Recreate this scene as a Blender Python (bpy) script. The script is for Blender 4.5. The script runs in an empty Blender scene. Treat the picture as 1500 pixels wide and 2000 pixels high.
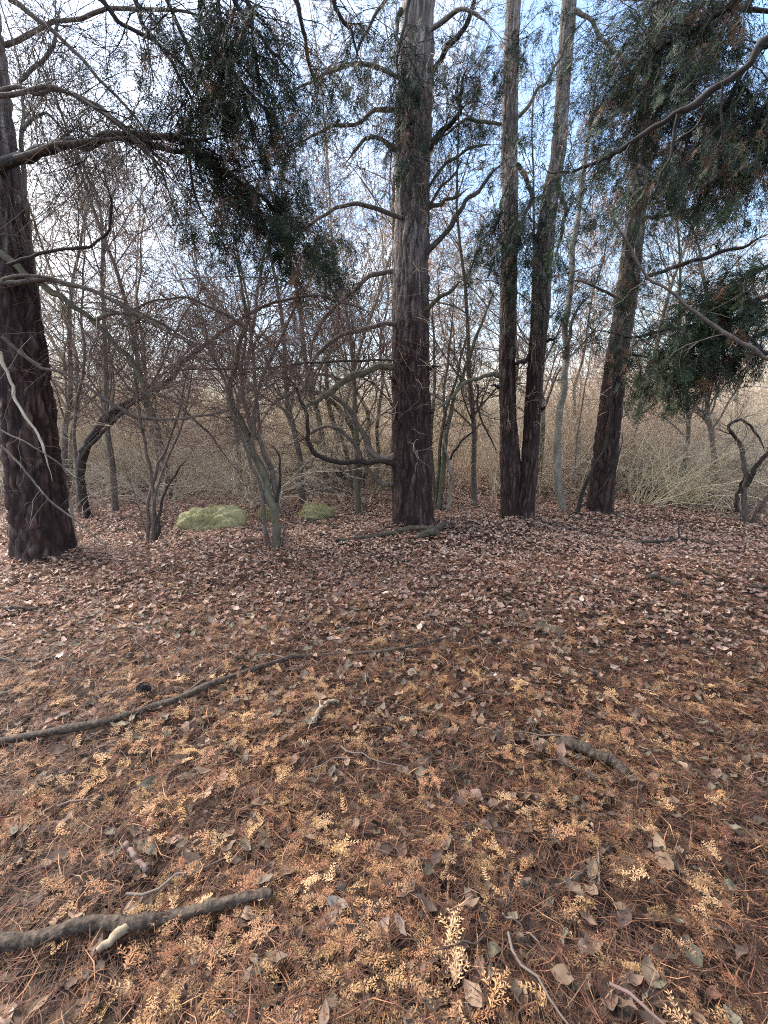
import bpy, math, random
import numpy as np

rng = np.random.default_rng(7)
random.seed(7)
scene = bpy.context.scene
C = scene.collection

# ------------------------------------------------------------------ camera, sky, sun, exposure
CAM_H, PITCH, FPX = 1.5, math.radians(10.7), 850.0
cam_d = bpy.data.cameras.new('camera')
cam_d.sensor_fit = 'HORIZONTAL'; cam_d.sensor_width = 36.0
cam_d.lens = 36.0 * FPX / 1500.0
cam_d.clip_start = 0.05; cam_d.clip_end = 2000
cam = bpy.data.objects.new('camera', cam_d); C.objects.link(cam)
cam.location = (0, 0, CAM_H); cam.rotation_euler = (math.pi / 2 - PITCH, 0, 0)
scene.camera = cam

SUN_AZ, SUN_EL = math.radians(-60), math.radians(48)     # azimuth from +Y, negative = towards the left
sun_vec = np.array([math.sin(SUN_AZ) * math.cos(SUN_EL), math.cos(SUN_AZ) * math.cos(SUN_EL), math.sin(SUN_EL)])
world = bpy.data.worlds.new('World'); scene.world = world; world.use_nodes = True
nt = world.node_tree; nt.nodes.clear()
out = nt.nodes.new('ShaderNodeOutputWorld'); bg = nt.nodes.new('ShaderNodeBackground')
sky = nt.nodes.new('ShaderNodeTexSky'); sky.sky_type = 'NISHITA'; sky.sun_disc = False
sky.sun_elevation = SUN_EL; sky.sun_rotation = SUN_AZ
sky.air_density = 1.2; sky.dust_density = 1.2; sky.ozone_density = 2.5
tc = nt.nodes.new('ShaderNodeTexCoord')
mp = nt.nodes.new('ShaderNodeMapping'); mp.inputs['Scale'].default_value = (1.0, 1.0, 1.8)
mp.inputs['Location'].default_value = (0.35, 0.2, 0.1)
nz = nt.nodes.new('ShaderNodeTexNoise'); nz.inputs['Scale'].default_value = 1.7; nz.inputs['Detail'].default_value = 7
nz.inputs['Roughness'].default_value = 0.55
rp = nt.nodes.new('ShaderNodeMapRange'); rp.inputs['From Min'].default_value = 0.46; rp.inputs['From Max'].default_value = 0.72
mx = nt.nodes.new('ShaderNodeMix'); mx.data_type = 'RGBA'
mx.inputs['B'].default_value = (6.4, 6.55, 6.8, 1)
L = nt.links.new
L(tc.outputs['Generated'], mp.inputs['Vector']); L(mp.outputs['Vector'], nz.inputs['Vector'])
L(nz.outputs['Fac'], rp.inputs['Value']); L(rp.outputs['Result'], mx.inputs['Factor'])
L(sky.outputs['Color'], mx.inputs['A']); L(mx.outputs['Result'], bg.inputs['Color'])
bg.inputs['Strength'].default_value = 0.105
L(bg.outputs['Background'], out.inputs['Surface'])

sd = bpy.data.lights.new('sun', 'SUN'); sd.energy = 3.0; sd.angle = math.radians(42); sd.color = (1.0, 0.95, 0.88)
so = bpy.data.objects.new('sun', sd); C.objects.link(so)
so.rotation_euler = (math.pi / 2 - SUN_EL, 0, math.pi - SUN_AZ)
so.location = (0, 0, 30)

vs = scene.view_settings
vs.view_transform = 'Standard'; vs.look = 'None'; vs.gamma = 1.0; vs.use_curve_mapping = False
vs.exposure = 2.25
scene.cycles.use_denoising = False; scene.cycles.filter_width = 1.1; scene.cycles.sample_clamp_indirect = 4
scene.cycles.max_bounces = 5; scene.cycles.diffuse_bounces = 3; scene.cycles.glossy_bounces = 1; scene.cycles.transmission_bounces = 2

# ------------------------------------------------------------------ helpers
FWD = np.array([0, math.cos(PITCH), -math.sin(PITCH)]); UP = np.array([0, math.sin(PITCH), math.cos(PITCH)])
CAMP = np.array([0, 0, CAM_H])

def ray(px, py):
    return np.array([1., 0, 0]) * ((px - 750) / FPX) + UP * ((1000 - py) / FPX) + FWD

def P(px, py, Y):
    d = ray(px, py); return CAMP + d * (Y / d[1])

def sm(a, b, x):
    t = np.clip((x - a) / (b - a), 0, 1); return t * t * (3 - 2 * t)

def H(x, y):
    x = np.asarray(x, float); y = np.asarray(y, float)
    h = 0.030 * np.sin(1.3 * x + 0.7 * y + 1) + 0.026 * np.sin(-0.9 * x + 1.9 * y + 2.2) + 0.016 * np.sin(3.1 * x + 2.3 * y) \
        + 0.010 * np.sin(6.3 * x - 4.7 * y + 0.6) + 0.009 * np.sin(9.1 * x + 8.3 * y + 2.0) + 0.011 * np.sin(17 * x - 13 * y + 1) * np.sin(11 * x + 19 * y) + 0.010 * np.sin(29 * x + 7 * y) * np.sin(-9 * x + 31 * y + 2)
    h = h + 0.95 * sm(9, 26, y) + 2.2 * sm(26, 120, np.hypot(x, y))
    for mx_, my_, a_ in MOUNDS: h = h + a_ * np.exp(-((x - mx_) ** 2 + (y - my_) ** 2) / 0.30)
    return h
MOUNDS = [(*P(px, py, Y)[:2], a) for px, py, Y, a in ((90, 1096, 4.95, 0.09), (806, 1032, 6.62, 0.07), (1012, 1026, 6.87, 0.06), (1170, 1008, 7.6, 0.07))]

def G(px, py, z=0.0):
    d = ray(px, py); t = CAM_H / -d[2]
    for _ in range(12):
        p = CAMP + d * t; t = (CAM_H - (float(H(p[0], p[1])) + z)) / -d[2]
    return CAMP + d * t

def spline(pts, n):
    """Catmull-Rom through rows of pts (any width), resampled to n rows"""
    pts = np.asarray(pts, float); m = len(pts)
    q = np.vstack([2 * pts[0] - pts[1], pts, 2 * pts[-1] - pts[-2]])
    seg = np.r_[0, np.cumsum(np.linalg.norm(np.diff(pts[:, :3], axis=0), axis=1) + 1e-6)]
    s = np.interp(np.linspace(0, seg[-1], n), seg, np.arange(m))
    i = np.clip(s.astype(int), 0, m - 2); t = (s - i)[:, None]
    p0, p1, p2, p3 = q[i], q[i + 1], q[i + 2], q[i + 3]
    return 0.5 * (2 * p1 + (p2 - p0) * t + (2 * p0 - 5 * p1 + 4 * p2 - p3) * t ** 2 + (3 * p1 - p0 - 3 * p2 + p3) * t ** 3)

def nrm(v): return v / (np.linalg.norm(v, axis=-1, keepdims=True) + 1e-9)

def mesh(name, V, Fs, mats, col=None, smooth=True, attrs=None):
    me = bpy.data.meshes.new(name)
    V = np.asarray(V, np.float32).reshape(-1, 3)
    Fs = [np.asarray(f, np.int32) for f in (Fs if isinstance(Fs, list) else [Fs]) if len(f)]
    loops = np.concatenate([f.ravel() for f in Fs])
    tot = np.concatenate([np.full(len(f), f.shape[1], np.int32) for f in Fs])
    start = np.r_[0, np.cumsum(tot)[:-1]].astype(np.int32)
    me.vertices.add(len(V)); me.vertices.foreach_set('co', V.ravel())
    me.loops.add(len(loops)); me.loops.foreach_set('vertex_index', loops)
    me.polygons.add(len(tot)); me.polygons.foreach_set('loop_start', start)
    try: me.polygons.foreach_set('loop_total', tot)
    except Exception: pass
    me.polygons.foreach_set('use_smooth', np.full(len(tot), smooth))
    if col is not None:
        a = me.attributes.new('tint', 'FLOAT_COLOR', 'POINT')
        c = np.ones((len(V), 4), np.float32); c[:, :3] = col
        a.data.foreach_set('color', c.ravel())
    for k, v in (attrs or {}).items():
        a = me.attributes.new(k, 'FLOAT', 'POINT'); a.data.foreach_set('value', np.asarray(v, np.float32))
    me.update(calc_edges=True)
    for m in (mats if isinstance(mats, (list, tuple)) else [mats]): me.materials.append(m)
    return me

def ob(name, me, parent=None, loc=None):
    o = bpy.data.objects.new(name, me); C.objects.link(o)
    if parent is not None: o.parent = parent
    if loc is not None: o.location = loc
    return o

def tag(o, label=None, cat=None, group=None, kind=None):
    if label: o['label'] = label
    if cat: o['category'] = cat
    if group: o['group'] = group
    if kind: o['kind'] = kind
    return o

class Thing:
    def __init__(s, name, label, cat, base, group=None):
        s.base = np.asarray(base, float)
        s.o = bpy.data.objects.new(name, None); C.objects.link(s.o); s.o.location = s.base
        s.o.empty_display_size = 0.1
        tag(s.o, label, cat, group)
    def part(s, name, V, F, mat, parent=None, **k):
        V = np.asarray(V, float).reshape(-1, 3) - s.base
        o = ob(name, mesh(name, V, F, mat, **k), parent if parent is not None else s.o)
        if name in ('twigs', 'dead_twigs', 'foliage', 'suckers', 'stems', 'moss', 'scales'): o['kind'] = 'stuff'
        return o

def tubes(Pt, R, sides=3, caps=False):
    """batch of tubes: Pt [N,K,3], R [N,K] -> verts, quads"""
    N, K, _ = Pt.shape
    T = np.empty_like(Pt); T[:, 1:-1] = Pt[:, 2:] - Pt[:, :-2]; T[:, 0] = Pt[:, 1] - Pt[:, 0]; T[:, -1] = Pt[:, -1] - Pt[:, -2]
    T = nrm(T)
    ref = np.where(np.abs(nrm(Pt[:, -1] - Pt[:, 0])[:, 2:3]) > 0.75, np.array([[1., 0.12, 0]]), np.array([[0.1, 0.05, 1.]]))[:, None, :]
    A = nrm(np.cross(T, np.broadcast_to(ref, T.shape))); B = np.cross(T, A)
    th = np.arange(sides) * 2 * math.pi / sides
    V = Pt[:, :, None, :] + R[:, :, None, None] * (np.cos(th)[None, None, :, None] * A[:, :, None, :] + np.sin(th)[None, None, :, None] * B[:, :, None, :])
    idx = np.arange(N * K * sides).reshape(N, K, sides)
    nx = np.roll(idx, -1, axis=2)
    F = np.stack([idx[:, :-1], nx[:, :-1], nx[:, 1:], idx[:, 1:]], -1).reshape(-1, 4)
    return V.reshape(-1, 3), F

def ribbons(Pt, W, side):
    """flat strips: Pt [N,K,3], W [N,K], side [N,3]"""
    N, K, _ = Pt.shape
    V = np.stack([Pt - side[:, None] * W[..., None], Pt + side[:, None] * W[..., None]], 2)
    idx = np.arange(N * K * 2).reshape(N, K, 2)
    F = np.stack([idx[:, :-1, 0], idx[:, :-1, 1], idx[:, 1:, 1], idx[:, 1:, 0]], -1).reshape(-1, 4)
    return V.reshape(-1, 3), F

def grow(P0, D0, Ln, R0, K, wander=0.25, pull=(0, 0, 0), tip=0.25):
    N = len(P0); pts = np.empty((N, K, 3)); pts[:, 0] = P0; d = nrm(D0)
    pull = np.asarray(pull, float)
    for k in range(1, K):
        d = nrm(d + rng.normal(0, wander, (N, 3)) + pull)
        pts[:, k] = pts[:, k - 1] + d * (Ln / (K - 1))[:, None]
    R = R0[:, None] * np.linspace(1, tip, K)[None]
    return pts, R

def sprout(Pt, R, n, t=(0.2, 1.0), ang=(30, 65), ratio=(0.35, 0.65), rr=0.55, Lp=None):
    """n children on each of the N parents"""
    N, K, _ = Pt.shape
    if Lp is None: Lp = np.linalg.norm(np.diff(Pt, axis=1), axis=2).sum(1)
    tt = rng.uniform(t[0], t[1], (N, n)) * (K - 1)
    i = np.clip(tt.astype(int), 0, K - 2); f = (tt - i)[..., None]; r = np.arange(N)[:, None]
    p0 = Pt[r, i] * (1 - f) + Pt[r, i + 1] * f
    tan = nrm(Pt[r, i + 1] - Pt[r, i])
    rad = R[r, i] * (1 - f[..., 0]) + R[r, i + 1] * f[..., 0]
    perp = nrm(np.cross(tan, rng.normal(0, 1, (N, n, 3))))
    a = np.radians(rng.uniform(ang[0], ang[1], (N, n)))[..., None]
    D = tan * np.cos(a) + perp * np.sin(a)
    Ln = Lp[:, None] * rng.uniform(ratio[0], ratio[1], (N, n)) * (1.15 - 0.5 * tt / (K - 1))
    return p0.reshape(-1, 3), D.reshape(-1, 3), Ln.ravel(), (rad * rr).ravel()

class Acc:
    def __init__(s): s.V = []; s.F = []; s.c = []; s.n = 0
    def add(s, V, F, col=None):
        s.V.append(V); s.F.append(F + s.n); s.n += len(V)
        if col is not None: s.c.append(np.broadcast_to(col, (len(V), 3)) if np.ndim(col) == 1 else col)
    def out(s): return np.concatenate(s.V), np.concatenate(s.F)
    def cols(s): return np.concatenate(s.c) if s.c else None

# ------------------------------------------------------------------ materials
def mat(name, build):
    m = bpy.data.materials.new(name); m.use_nodes = True
    t = m.node_tree; b = t.nodes['Principled BSDF']; b.inputs['Roughness'].default_value = 0.85
    b.inputs['Specular IOR Level'].default_value = 0.25
    build(t, b); return m

def node(t, kind, **k):
    n = t.nodes.new(kind)
    for a, v in k.items():
        if a in n.inputs: n.inputs[a].default_value = v
        else: setattr(n, a, v)
    return n

def ramp(t, stops):
    r = t.nodes.new('ShaderNodeValToRGB'); e = r.color_ramp.elements
    while len(e) < len(stops): e.new(0.5)
    for el, (p, c) in zip(e, stops): el.position = p; el.color = (*c, 1)
    return r

def noisy(c1, c2, scale=20.0, stretch=(1, 1, 1), rough=0.85, bump=0.0, spec=0.25, objvar=0.0):
    def b(t, bs):
        tcx = node(t, 'ShaderNodeTexCoord'); m = node(t, 'ShaderNodeMapping'); m.inputs['Scale'].default_value = stretch
        n = node(t, 'ShaderNodeTexNoise', Scale=scale, Detail=5.0, Roughness=0.65)
        r = ramp(t, [(0.3, c1), (0.7, c2)]); l = t.links.new
        l(tcx.outputs['Object'], m.inputs['Vector']); l(m.outputs['Vector'], n.inputs['Vector']); l(n.outputs['Fac'], r.inputs['Fac'])
        l(r.outputs['Color'], bs.inputs['Base Color'])
        bs.inputs['Roughness'].default_value = rough; bs.inputs['Specular IOR Level'].default_value = spec
        if bump:
            bp = node(t, 'ShaderNodeBump', Strength=bump, Distance=0.01); l(n.outputs['Fac'], bp.inputs['Height']); l(bp.outputs['Normal'], bs.inputs['Normal'])
    return b

def tinted(rough=0.75, transl=0.0, spec=0.3):
    def b(t, bs):
        a = node(t, 'ShaderNodeAttribute', attribute_name='tint'); l = t.links.new
        n = node(t, 'ShaderNodeTexNoise', Scale=60.0, Detail=3.0)
        tcx = node(t, 'ShaderNodeTexCoord'); l(tcx.outputs['Object'], n.inputs['Vector'])
        mr = node(t, 'ShaderNodeMapRange'); mr.inputs['To Min'].default_value = 0.65; mr.inputs['To Max'].default_value = 1.35
        l(n.outputs['Fac'], mr.inputs['Value'])
        mu = node(t, 'ShaderNodeVectorMath', operation='SCALE'); l(a.outputs['Color'], mu.inputs[0]); l(mr.outputs['Result'], mu.inputs['Scale'])
        l(mu.outputs['Vector'], bs.inputs['Base Color']); bs.inputs['Roughness'].default_value = rough
        bs.inputs['Specular IOR Level'].default_value = spec
        if transl:
            tr = node(t, 'ShaderNodeBsdfTranslucent'); l(mu.outputs['Vector'], tr.inputs['Color'])
            ms = node(t, 'ShaderNodeMixShader'); ms.inputs[0].default_value = transl
            o = t.nodes['Material Output']; l(bs.outputs['BSDF'], ms.inputs[1]); l(tr.outputs['BSDF'], ms.inputs[2]); l(ms.outputs['Shader'], o.inputs['Surface'])
    return b

def bark_mat(t, bs):
    l = t.links.new
    f = node(t, 'ShaderNodeAttribute', attribute_name='plate'); u = node(t, 'ShaderNodeAttribute', attribute_name='upper')
    tcx = node(t, 'ShaderNodeTexCoord'); m = node(t, 'ShaderNodeMapping'); m.inputs['Scale'].default_value = (1, 1, 0.10)
    n = node(t, 'ShaderNodeTexNoise', Scale=38.0, Detail=6.0, Roughness=0.7); l(tcx.outputs['Object'], m.inputs['Vector']); l(m.outputs['Vector'], n.inputs['Vector'])
    n2 = node(t, 'ShaderNodeTexNoise', Scale=5.0, Detail=4.0); l(tcx.outputs['Object'], n2.inputs['Vector'])
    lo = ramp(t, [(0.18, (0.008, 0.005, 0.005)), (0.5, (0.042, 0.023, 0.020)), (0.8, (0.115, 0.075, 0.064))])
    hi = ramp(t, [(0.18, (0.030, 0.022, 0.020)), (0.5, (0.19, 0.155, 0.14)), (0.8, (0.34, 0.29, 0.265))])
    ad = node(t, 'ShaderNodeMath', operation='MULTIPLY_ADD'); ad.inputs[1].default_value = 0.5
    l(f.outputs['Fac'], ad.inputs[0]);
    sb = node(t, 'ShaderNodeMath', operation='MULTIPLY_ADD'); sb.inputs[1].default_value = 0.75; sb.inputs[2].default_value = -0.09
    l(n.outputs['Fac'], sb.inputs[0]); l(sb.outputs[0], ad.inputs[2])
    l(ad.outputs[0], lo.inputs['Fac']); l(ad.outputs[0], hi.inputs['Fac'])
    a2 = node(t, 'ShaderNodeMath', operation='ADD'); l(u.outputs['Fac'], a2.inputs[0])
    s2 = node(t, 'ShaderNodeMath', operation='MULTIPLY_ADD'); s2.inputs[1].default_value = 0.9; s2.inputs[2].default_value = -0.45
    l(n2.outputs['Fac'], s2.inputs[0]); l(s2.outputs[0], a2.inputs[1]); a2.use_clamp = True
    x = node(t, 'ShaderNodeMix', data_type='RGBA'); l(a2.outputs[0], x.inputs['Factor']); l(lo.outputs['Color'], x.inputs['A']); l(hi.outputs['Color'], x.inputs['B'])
    l(x.outputs['Result'], bs.inputs['Base Color']); bs.inputs['Roughness'].default_value = 0.9
    bp = node(t, 'ShaderNodeBump', Strength=0.6, Distance=0.012); l(n.outputs['Fac'], bp.inputs['Height']); l(bp.outputs['Normal'], bs.inputs['Normal'])

def ground_mat(t, bs):
    l = t.links.new
    tcx = node(t, 'ShaderNodeTexCoord')
    n0 = node(t, 'ShaderNodeTexNoise', Scale=9.0, Detail=3.0); l(tcx.outputs['Object'], n0.inputs['Vector'])
    av = node(t, 'ShaderNodeVectorMath', operation='MULTIPLY_ADD'); av.inputs[1].default_value = (0.12, 0.12, 0.0)
    l(n0.outputs['Color'], av.inputs[0]); l(tcx.outputs['Object'], av.inputs[2])
    v = node(t, 'ShaderNodeTexVoronoi', Scale=34.0); l(av.outputs['Vector'], v.inputs['Vector'])
    sp = node(t, 'ShaderNodeSeparateColor'); l(v.outputs['Color'], sp.inputs['Color'])
    r = ramp(t, [(0.0, (0.007, 0.005, 0.004)), (0.4, (0.020, 0.012, 0.009)), (0.7, (0.045, 0.027, 0.019)), (0.9, (0.09, 0.058, 0.041)), (1.0, (0.17, 0.12, 0.088))])
    l(sp.outputs['Red'], r.inputs['Fac'])
    n = node(t, 'ShaderNodeTexNoise', Scale=1.1, Detail=6.0, Roughness=0.7); l(tcx.outputs['Object'], n.inputs['Vector'])
    r2 = ramp(t, [(0.35, (0.62, 0.60, 0.58)), (0.65, (1.1, 1.02, 0.98))]); l(n.outputs['Fac'], r2.inputs['Fac'])
    x = node(t, 'ShaderNodeMix', data_type='RGBA', blend_type='MULTIPLY'); x.inputs['Factor'].default_value = 1
    l(r.outputs['Color'], x.inputs['A']); l(r2.outputs['Color'], x.inputs['B']); l(x.outputs['Result'], bs.inputs['Base Color'])
    bp = node(t, 'ShaderNodeBump', Strength=0.9, Distance=0.03); l(sp.outputs['Green'], bp.inputs['Height']); l(bp.outputs['Normal'], bs.inputs['Normal'])
    bs.inputs['Roughness'].default_value = 0.95

M = dict(
    ground=mat('leaf_mould', ground_mat), bark=mat('pine_bark', bark_mat),
    litter=mat('dry_litter', tinted(0.7, 0.12)), foliage=mat('scale_foliage', tinted(0.65, 0.10, 0.2)),
    grey=mat('grey_bark', noisy((0.06, 0.045, 0.038), (0.17, 0.14, 0.115), 30, (1, 1, 0.4), bump=0.4)),
    green=mat('algae_bark', noisy((0.055, 0.050, 0.034), (0.17, 0.155, 0.105), 22, (1, 1, 0.4), bump=0.4)),
    dark=mat('dark_bark', noisy((0.014, 0.011, 0.010), (0.055, 0.043, 0.038), 30, (1, 1, 0.5), bump=0.4)),
    red=mat('red_twigs', noisy((0.10, 0.062, 0.052), (0.20, 0.135, 0.115), 6)),
    brown=mat('brown_twigs', noisy((0.085, 0.062, 0.05), (0.19, 0.15, 0.12), 6)),
    tan=mat('tan_stems', noisy((0.42, 0.33, 0.225), (0.68, 0.57, 0.42), 3)),
    rose=mat('rose_stems', noisy((0.44, 0.30, 0.23), (0.66, 0.50, 0.40), 3)),
    olive=mat('olive_stems', noisy((0.30, 0.26, 0.16), (0.55, 0.49, 0.33), 3)),
    pale=mat('pale_twigs', noisy((0.32, 0.26, 0.195), (0.56, 0.475, 0.375), 8)),
    smooth=mat('smooth_pale_bark', noisy((0.16, 0.14, 0.11), (0.36, 0.33, 0.28), 9, (1, 1, 0.5), bump=0.3)),
    moss=mat('moss', tinted(0.95, 0.2, 0.1)), stone=mat('stone', noisy((0.25, 0.23, 0.12), (0.42, 0.39, 0.21), 14, bump=0.5)),
    wood=mat('dead_wood', noisy((0.014, 0.010, 0.008), (0.105, 0.077, 0.056), 60, (1, 1, 1), bump=0.9)),
    rot=mat('rotten_wood', noisy((0.018, 0.014, 0.010), (0.13, 0.105, 0.075), 40, (1, 1, 1), bump=0.8)),
    bare=mat('stripped_wood', noisy((0.13, 0.095, 0.06), (0.36, 0.28, 0.19), 40, bump=0.5)),
)

# ------------------------------------------------------------------ ground sheet
def axis(n, near, far):
    s = np.linspace(-1, 1, n); k = 5.2
    return np.sinh(s * k) / math.sinh(k) * far
gx = axis(201, 0.04, 300); gy = axis(201, 0.04, 300) + 2.0
X, Yg = np.meshgrid(gx, gy)
Z = H(X, Yg)
V = np.stack([X, Yg, Z], -1).reshape(-1, 3)
ii = np.arange(201 * 201).reshape(201, 201)
F = np.stack([ii[:-1, :-1], ii[:-1, 1:], ii[1:, 1:], ii[1:, :-1]], -1).reshape(-1, 4)
floor = tag(ob('forest_floor', mesh('forest_floor', V, F, M['ground'])), 'forest floor of brown leaf mould under fallen needles and leaves', kind='structure')

# ------------------------------------------------------------------ big trunks with real bark relief
def hash2(i, j, k):
    h = np.sin(i * 127.1 + j * 311.7 + k * 74.7) * 43758.5453
    return h - np.floor(h)

def worley(u, v, nu, seed):
    """u periodic in nu cells; returns f1, f2, cell random"""
    iu = np.floor(u); iv = np.floor(v)
    f1 = np.full(u.shape, 9.); f2 = f1.copy(); cr = np.zeros(u.shape)
    for a in (-1, 0, 1):
        for b in (-1, 0, 1):
            cu = iu + a; cv = iv + b; cm = np.mod(cu, nu)
            du = cu + hash2(cm, cv, seed) - u; dv = cv + hash2(cm, cv, seed + 1) - v
            d = np.sqrt(du * du + dv * dv)
            near = d < f1
            f2 = np.where(near, f1, np.minimum(f2, d)); cr = np.where(near, hash2(cm, cv, seed + 2), cr); f1 = np.where(near, d, f1)
    return f1, f2, cr

def vn(u, v, nu, seed):
    """smooth value noise, periodic in u with nu cells"""
    iu = np.floor(u); iv = np.floor(v); fu = u - iu; fv = v - iv; fu = fu * fu * (3 - 2 * fu); fv = fv * fv * (3 - 2 * fv)
    h = lambda a, b: hash2(np.mod(iu + a, nu), iv + b, seed * 1.37)
    return (h(0, 0) * (1 - fu) + h(1, 0) * fu) * (1 - fv) + (h(0, 1) * (1 - fu) + h(1, 1) * fu) * fv

def trunk_px(rows, Y, lean=0.0, ztop=None, topscale=0.55):
    """rows (px, py, half width px) -> axis rows (x,y,z,r) from real camera geometry"""
    r = []
    for i, (px, py, hw) in enumerate(rows):
        y = Y + lean * (rows[0][1] - py) / 1000.0
        p = P(px, py, y); d = (p - CAMP) @ FWD
        a = math.cos(math.atan((px - 750) / FPX))
        r.append([*p, hw * d / FPX * a])
    r = np.array(r)
    gz = float(H(r[0, 0], r[0, 1]))
    d0 = (r[1, :3] - r[0, :3]); d0 /= d0[2]
    r[0, :3] += d0 * (gz - 0.12 - r[0, 2])
    if ztop:
        d = r[-1, :3] - r[-4, :3]; d /= d[2]
        for f in (0.35, 0.7, 1.0):
            z = r[-1, 2] * (1 - 0) if False else None
        z0 = r[-1, 2]; base = r[-1].copy()
        for f in (0.25, 0.5, 0.75, 1.0):
            z = z0 + (ztop - z0) * f
            q = base.copy(); q[:3] = base[:3] + d * (z - z0) * 0.8; q[2] = z; q[3] = base[3] * (1 - f * (1 - topscale * 0.3))
            r = np.vstack([r, q])
    return r

def bark_tube(rows, seed, nu=110, dz=0.028, cell=(0.05, 0.30), depth=0.02, upper=(2.2, 4.2), flare=0.22):
    length = np.linalg.norm(np.diff(rows[:, :3], axis=0), axis=1).sum()
    n_fine = int(min(length, 6.5) / dz); n_top = 60 if length > 6.6 else 0
    dense = spline(rows, 600)
    s = np.r_[0, np.cumsum(np.linalg.norm(np.diff(dense[:, :3], axis=0), axis=1))]
    smp = np.linspace(0, min(s[-1], 6.5), n_fine)
    if n_top: smp = np.r_[smp, np.linspace(6.5, s[-1], n_top + 1)[1:]]
    ax = np.stack([np.interp(smp, s, dense[:, k]) for k in range(4)], 1)
    T = nrm(np.gradient(ax[:, :3], axis=0)); A = nrm(np.cross(np.tile([0., 1, 0], (len(T), 1)), T)); B = np.cross(T, A)
    th = np.linspace(0, 2 * math.pi, nu, endpoint=False)
    TH, S = np.meshgrid(th, smp)
    R0 = ax[:, 3].mean()
    ncell = max(8, int(round(2 * math.pi * ax[:len(ax) // 2, 3].mean() / cell[0])))
    wob = (vn(TH / 6.2832 * 8, S * 5, 8, seed + 3) - 0.5) * 1.1 + (vn(TH / 6.2832 * 24, S * 12, 24, seed + 4) - 0.5) * 0.55
    u = TH / (2 * math.pi) * ncell + wob; v = S / cell[1] + 1.4 * (vn(TH / 6.2832 * 10, S * 3, 10, seed + 5) - 0.5)
    f1, f2, cr = worley(u, v, ncell, seed)
    edge = (vn(TH / 6.2832 * 3 * ncell, S / cell[1] * 5, 3 * ncell, seed + 6) - 0.5) * 0.22
    plate = sm(0.0, 0.42, f2 - f1 + edge)
    rid = 1 - np.abs(2 * vn(u * 1.0, S * 2.2, ncell, seed + 7) - 1)
    rid2 = 1 - np.abs(2 * vn(u * 2.0 + 0.3, S * 5.0, 2 * ncell, seed + 8) - 1)
    furrow = np.clip(1.25 * rid ** 3 + 0.45 * rid2 ** 4, 0, 1)
    plate = np.clip(plate * 0.6 + 0.4 - 0.75 * furrow, 0, 1)
    fine = vn(u * 5, S * 14, 5 * ncell, seed + 10)
    disp = depth * (plate * (0.75 + 0.5 * cr) + 0.22 * fine - 0.7)
    lump = 0.018 * np.sin(TH * 2 + S * 1.7 + seed) + 0.012 * np.sin(TH * 5 - S * 2.9 + seed * 3)
    h = S[:, :1] * 0 + S
    fl = 1.5 * flare * np.exp(-h / 0.22) * (1 + 0.28 * np.sin(TH * 5 + seed) + 0.16 * np.sin(TH * 8 + 2 * seed))
    taper = np.clip(ax[:, 3:4] / 0.22, 0.35, 1.0)
    rad = ax[:, 3:4] * (1 + fl * 0.55 + lump) + disp * taper
    V = ax[:, None, :3] + rad[..., None] * (np.cos(TH)[..., None] * A[:, None] + np.sin(TH)[..., None] * B[:, None])
    K = len(ax); idx = np.arange(K * nu).reshape(K, nu); nx = np.roll(idx, -1, 1)
    F = np.stack([idx[:-1], nx[:-1], nx[1:], idx[1:]], -1).reshape(-1, 4)
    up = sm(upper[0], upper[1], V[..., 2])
    return V.reshape(-1, 3), F, dict(plate=(plate * (0.6 + 0.4 * cr)).ravel(), upper=up.ravel()), ax

def sn(n, k=5, d=1):
    a = rng.normal(0, 1, (n + 2 * k, d)); w = np.hanning(k + 2)[1:-1]; w /= np.sqrt((w ** 2).sum())
    return np.stack([np.convolve(a[:, j], w, 'same')[k:k + n] for j in range(d)], 1)

def limb(rows, Y, hw=None, n=None, sides=7, wob=0.012, Yend=None):
    """rows (px,py) along a limb -> (pts, radii) with widths in px half-width hw=(a,b)"""
    m = len(rows); ys = np.linspace(Y, Y if Yend is None else Yend, m)
    q = np.array([P(px, py, y) for (px, py), y in zip(rows, ys)])
    n = n or max(14, m * 5)
    c = spline(q, n)
    d = (c - CAMP) @ FWD
    r = np.linspace(hw[0], hw[1], n) * d / FPX
    c = c + (0.9 * sn(n, 3, 3) + 1.0 * sn(n, 9, 3)) * np.minimum(wob, r * 0.55)[:, None]
    r = r * (1 + 0.07 * sn(n, 4)[:, 0]) * (1 - 0.8 * sm(0.7, 1.0, np.linspace(0, 1, n)))
    return c, r

def limb_mesh(c, r, sides=7):
    V, F = tubes(c[None], r[None], sides)
    return V, F

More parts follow.
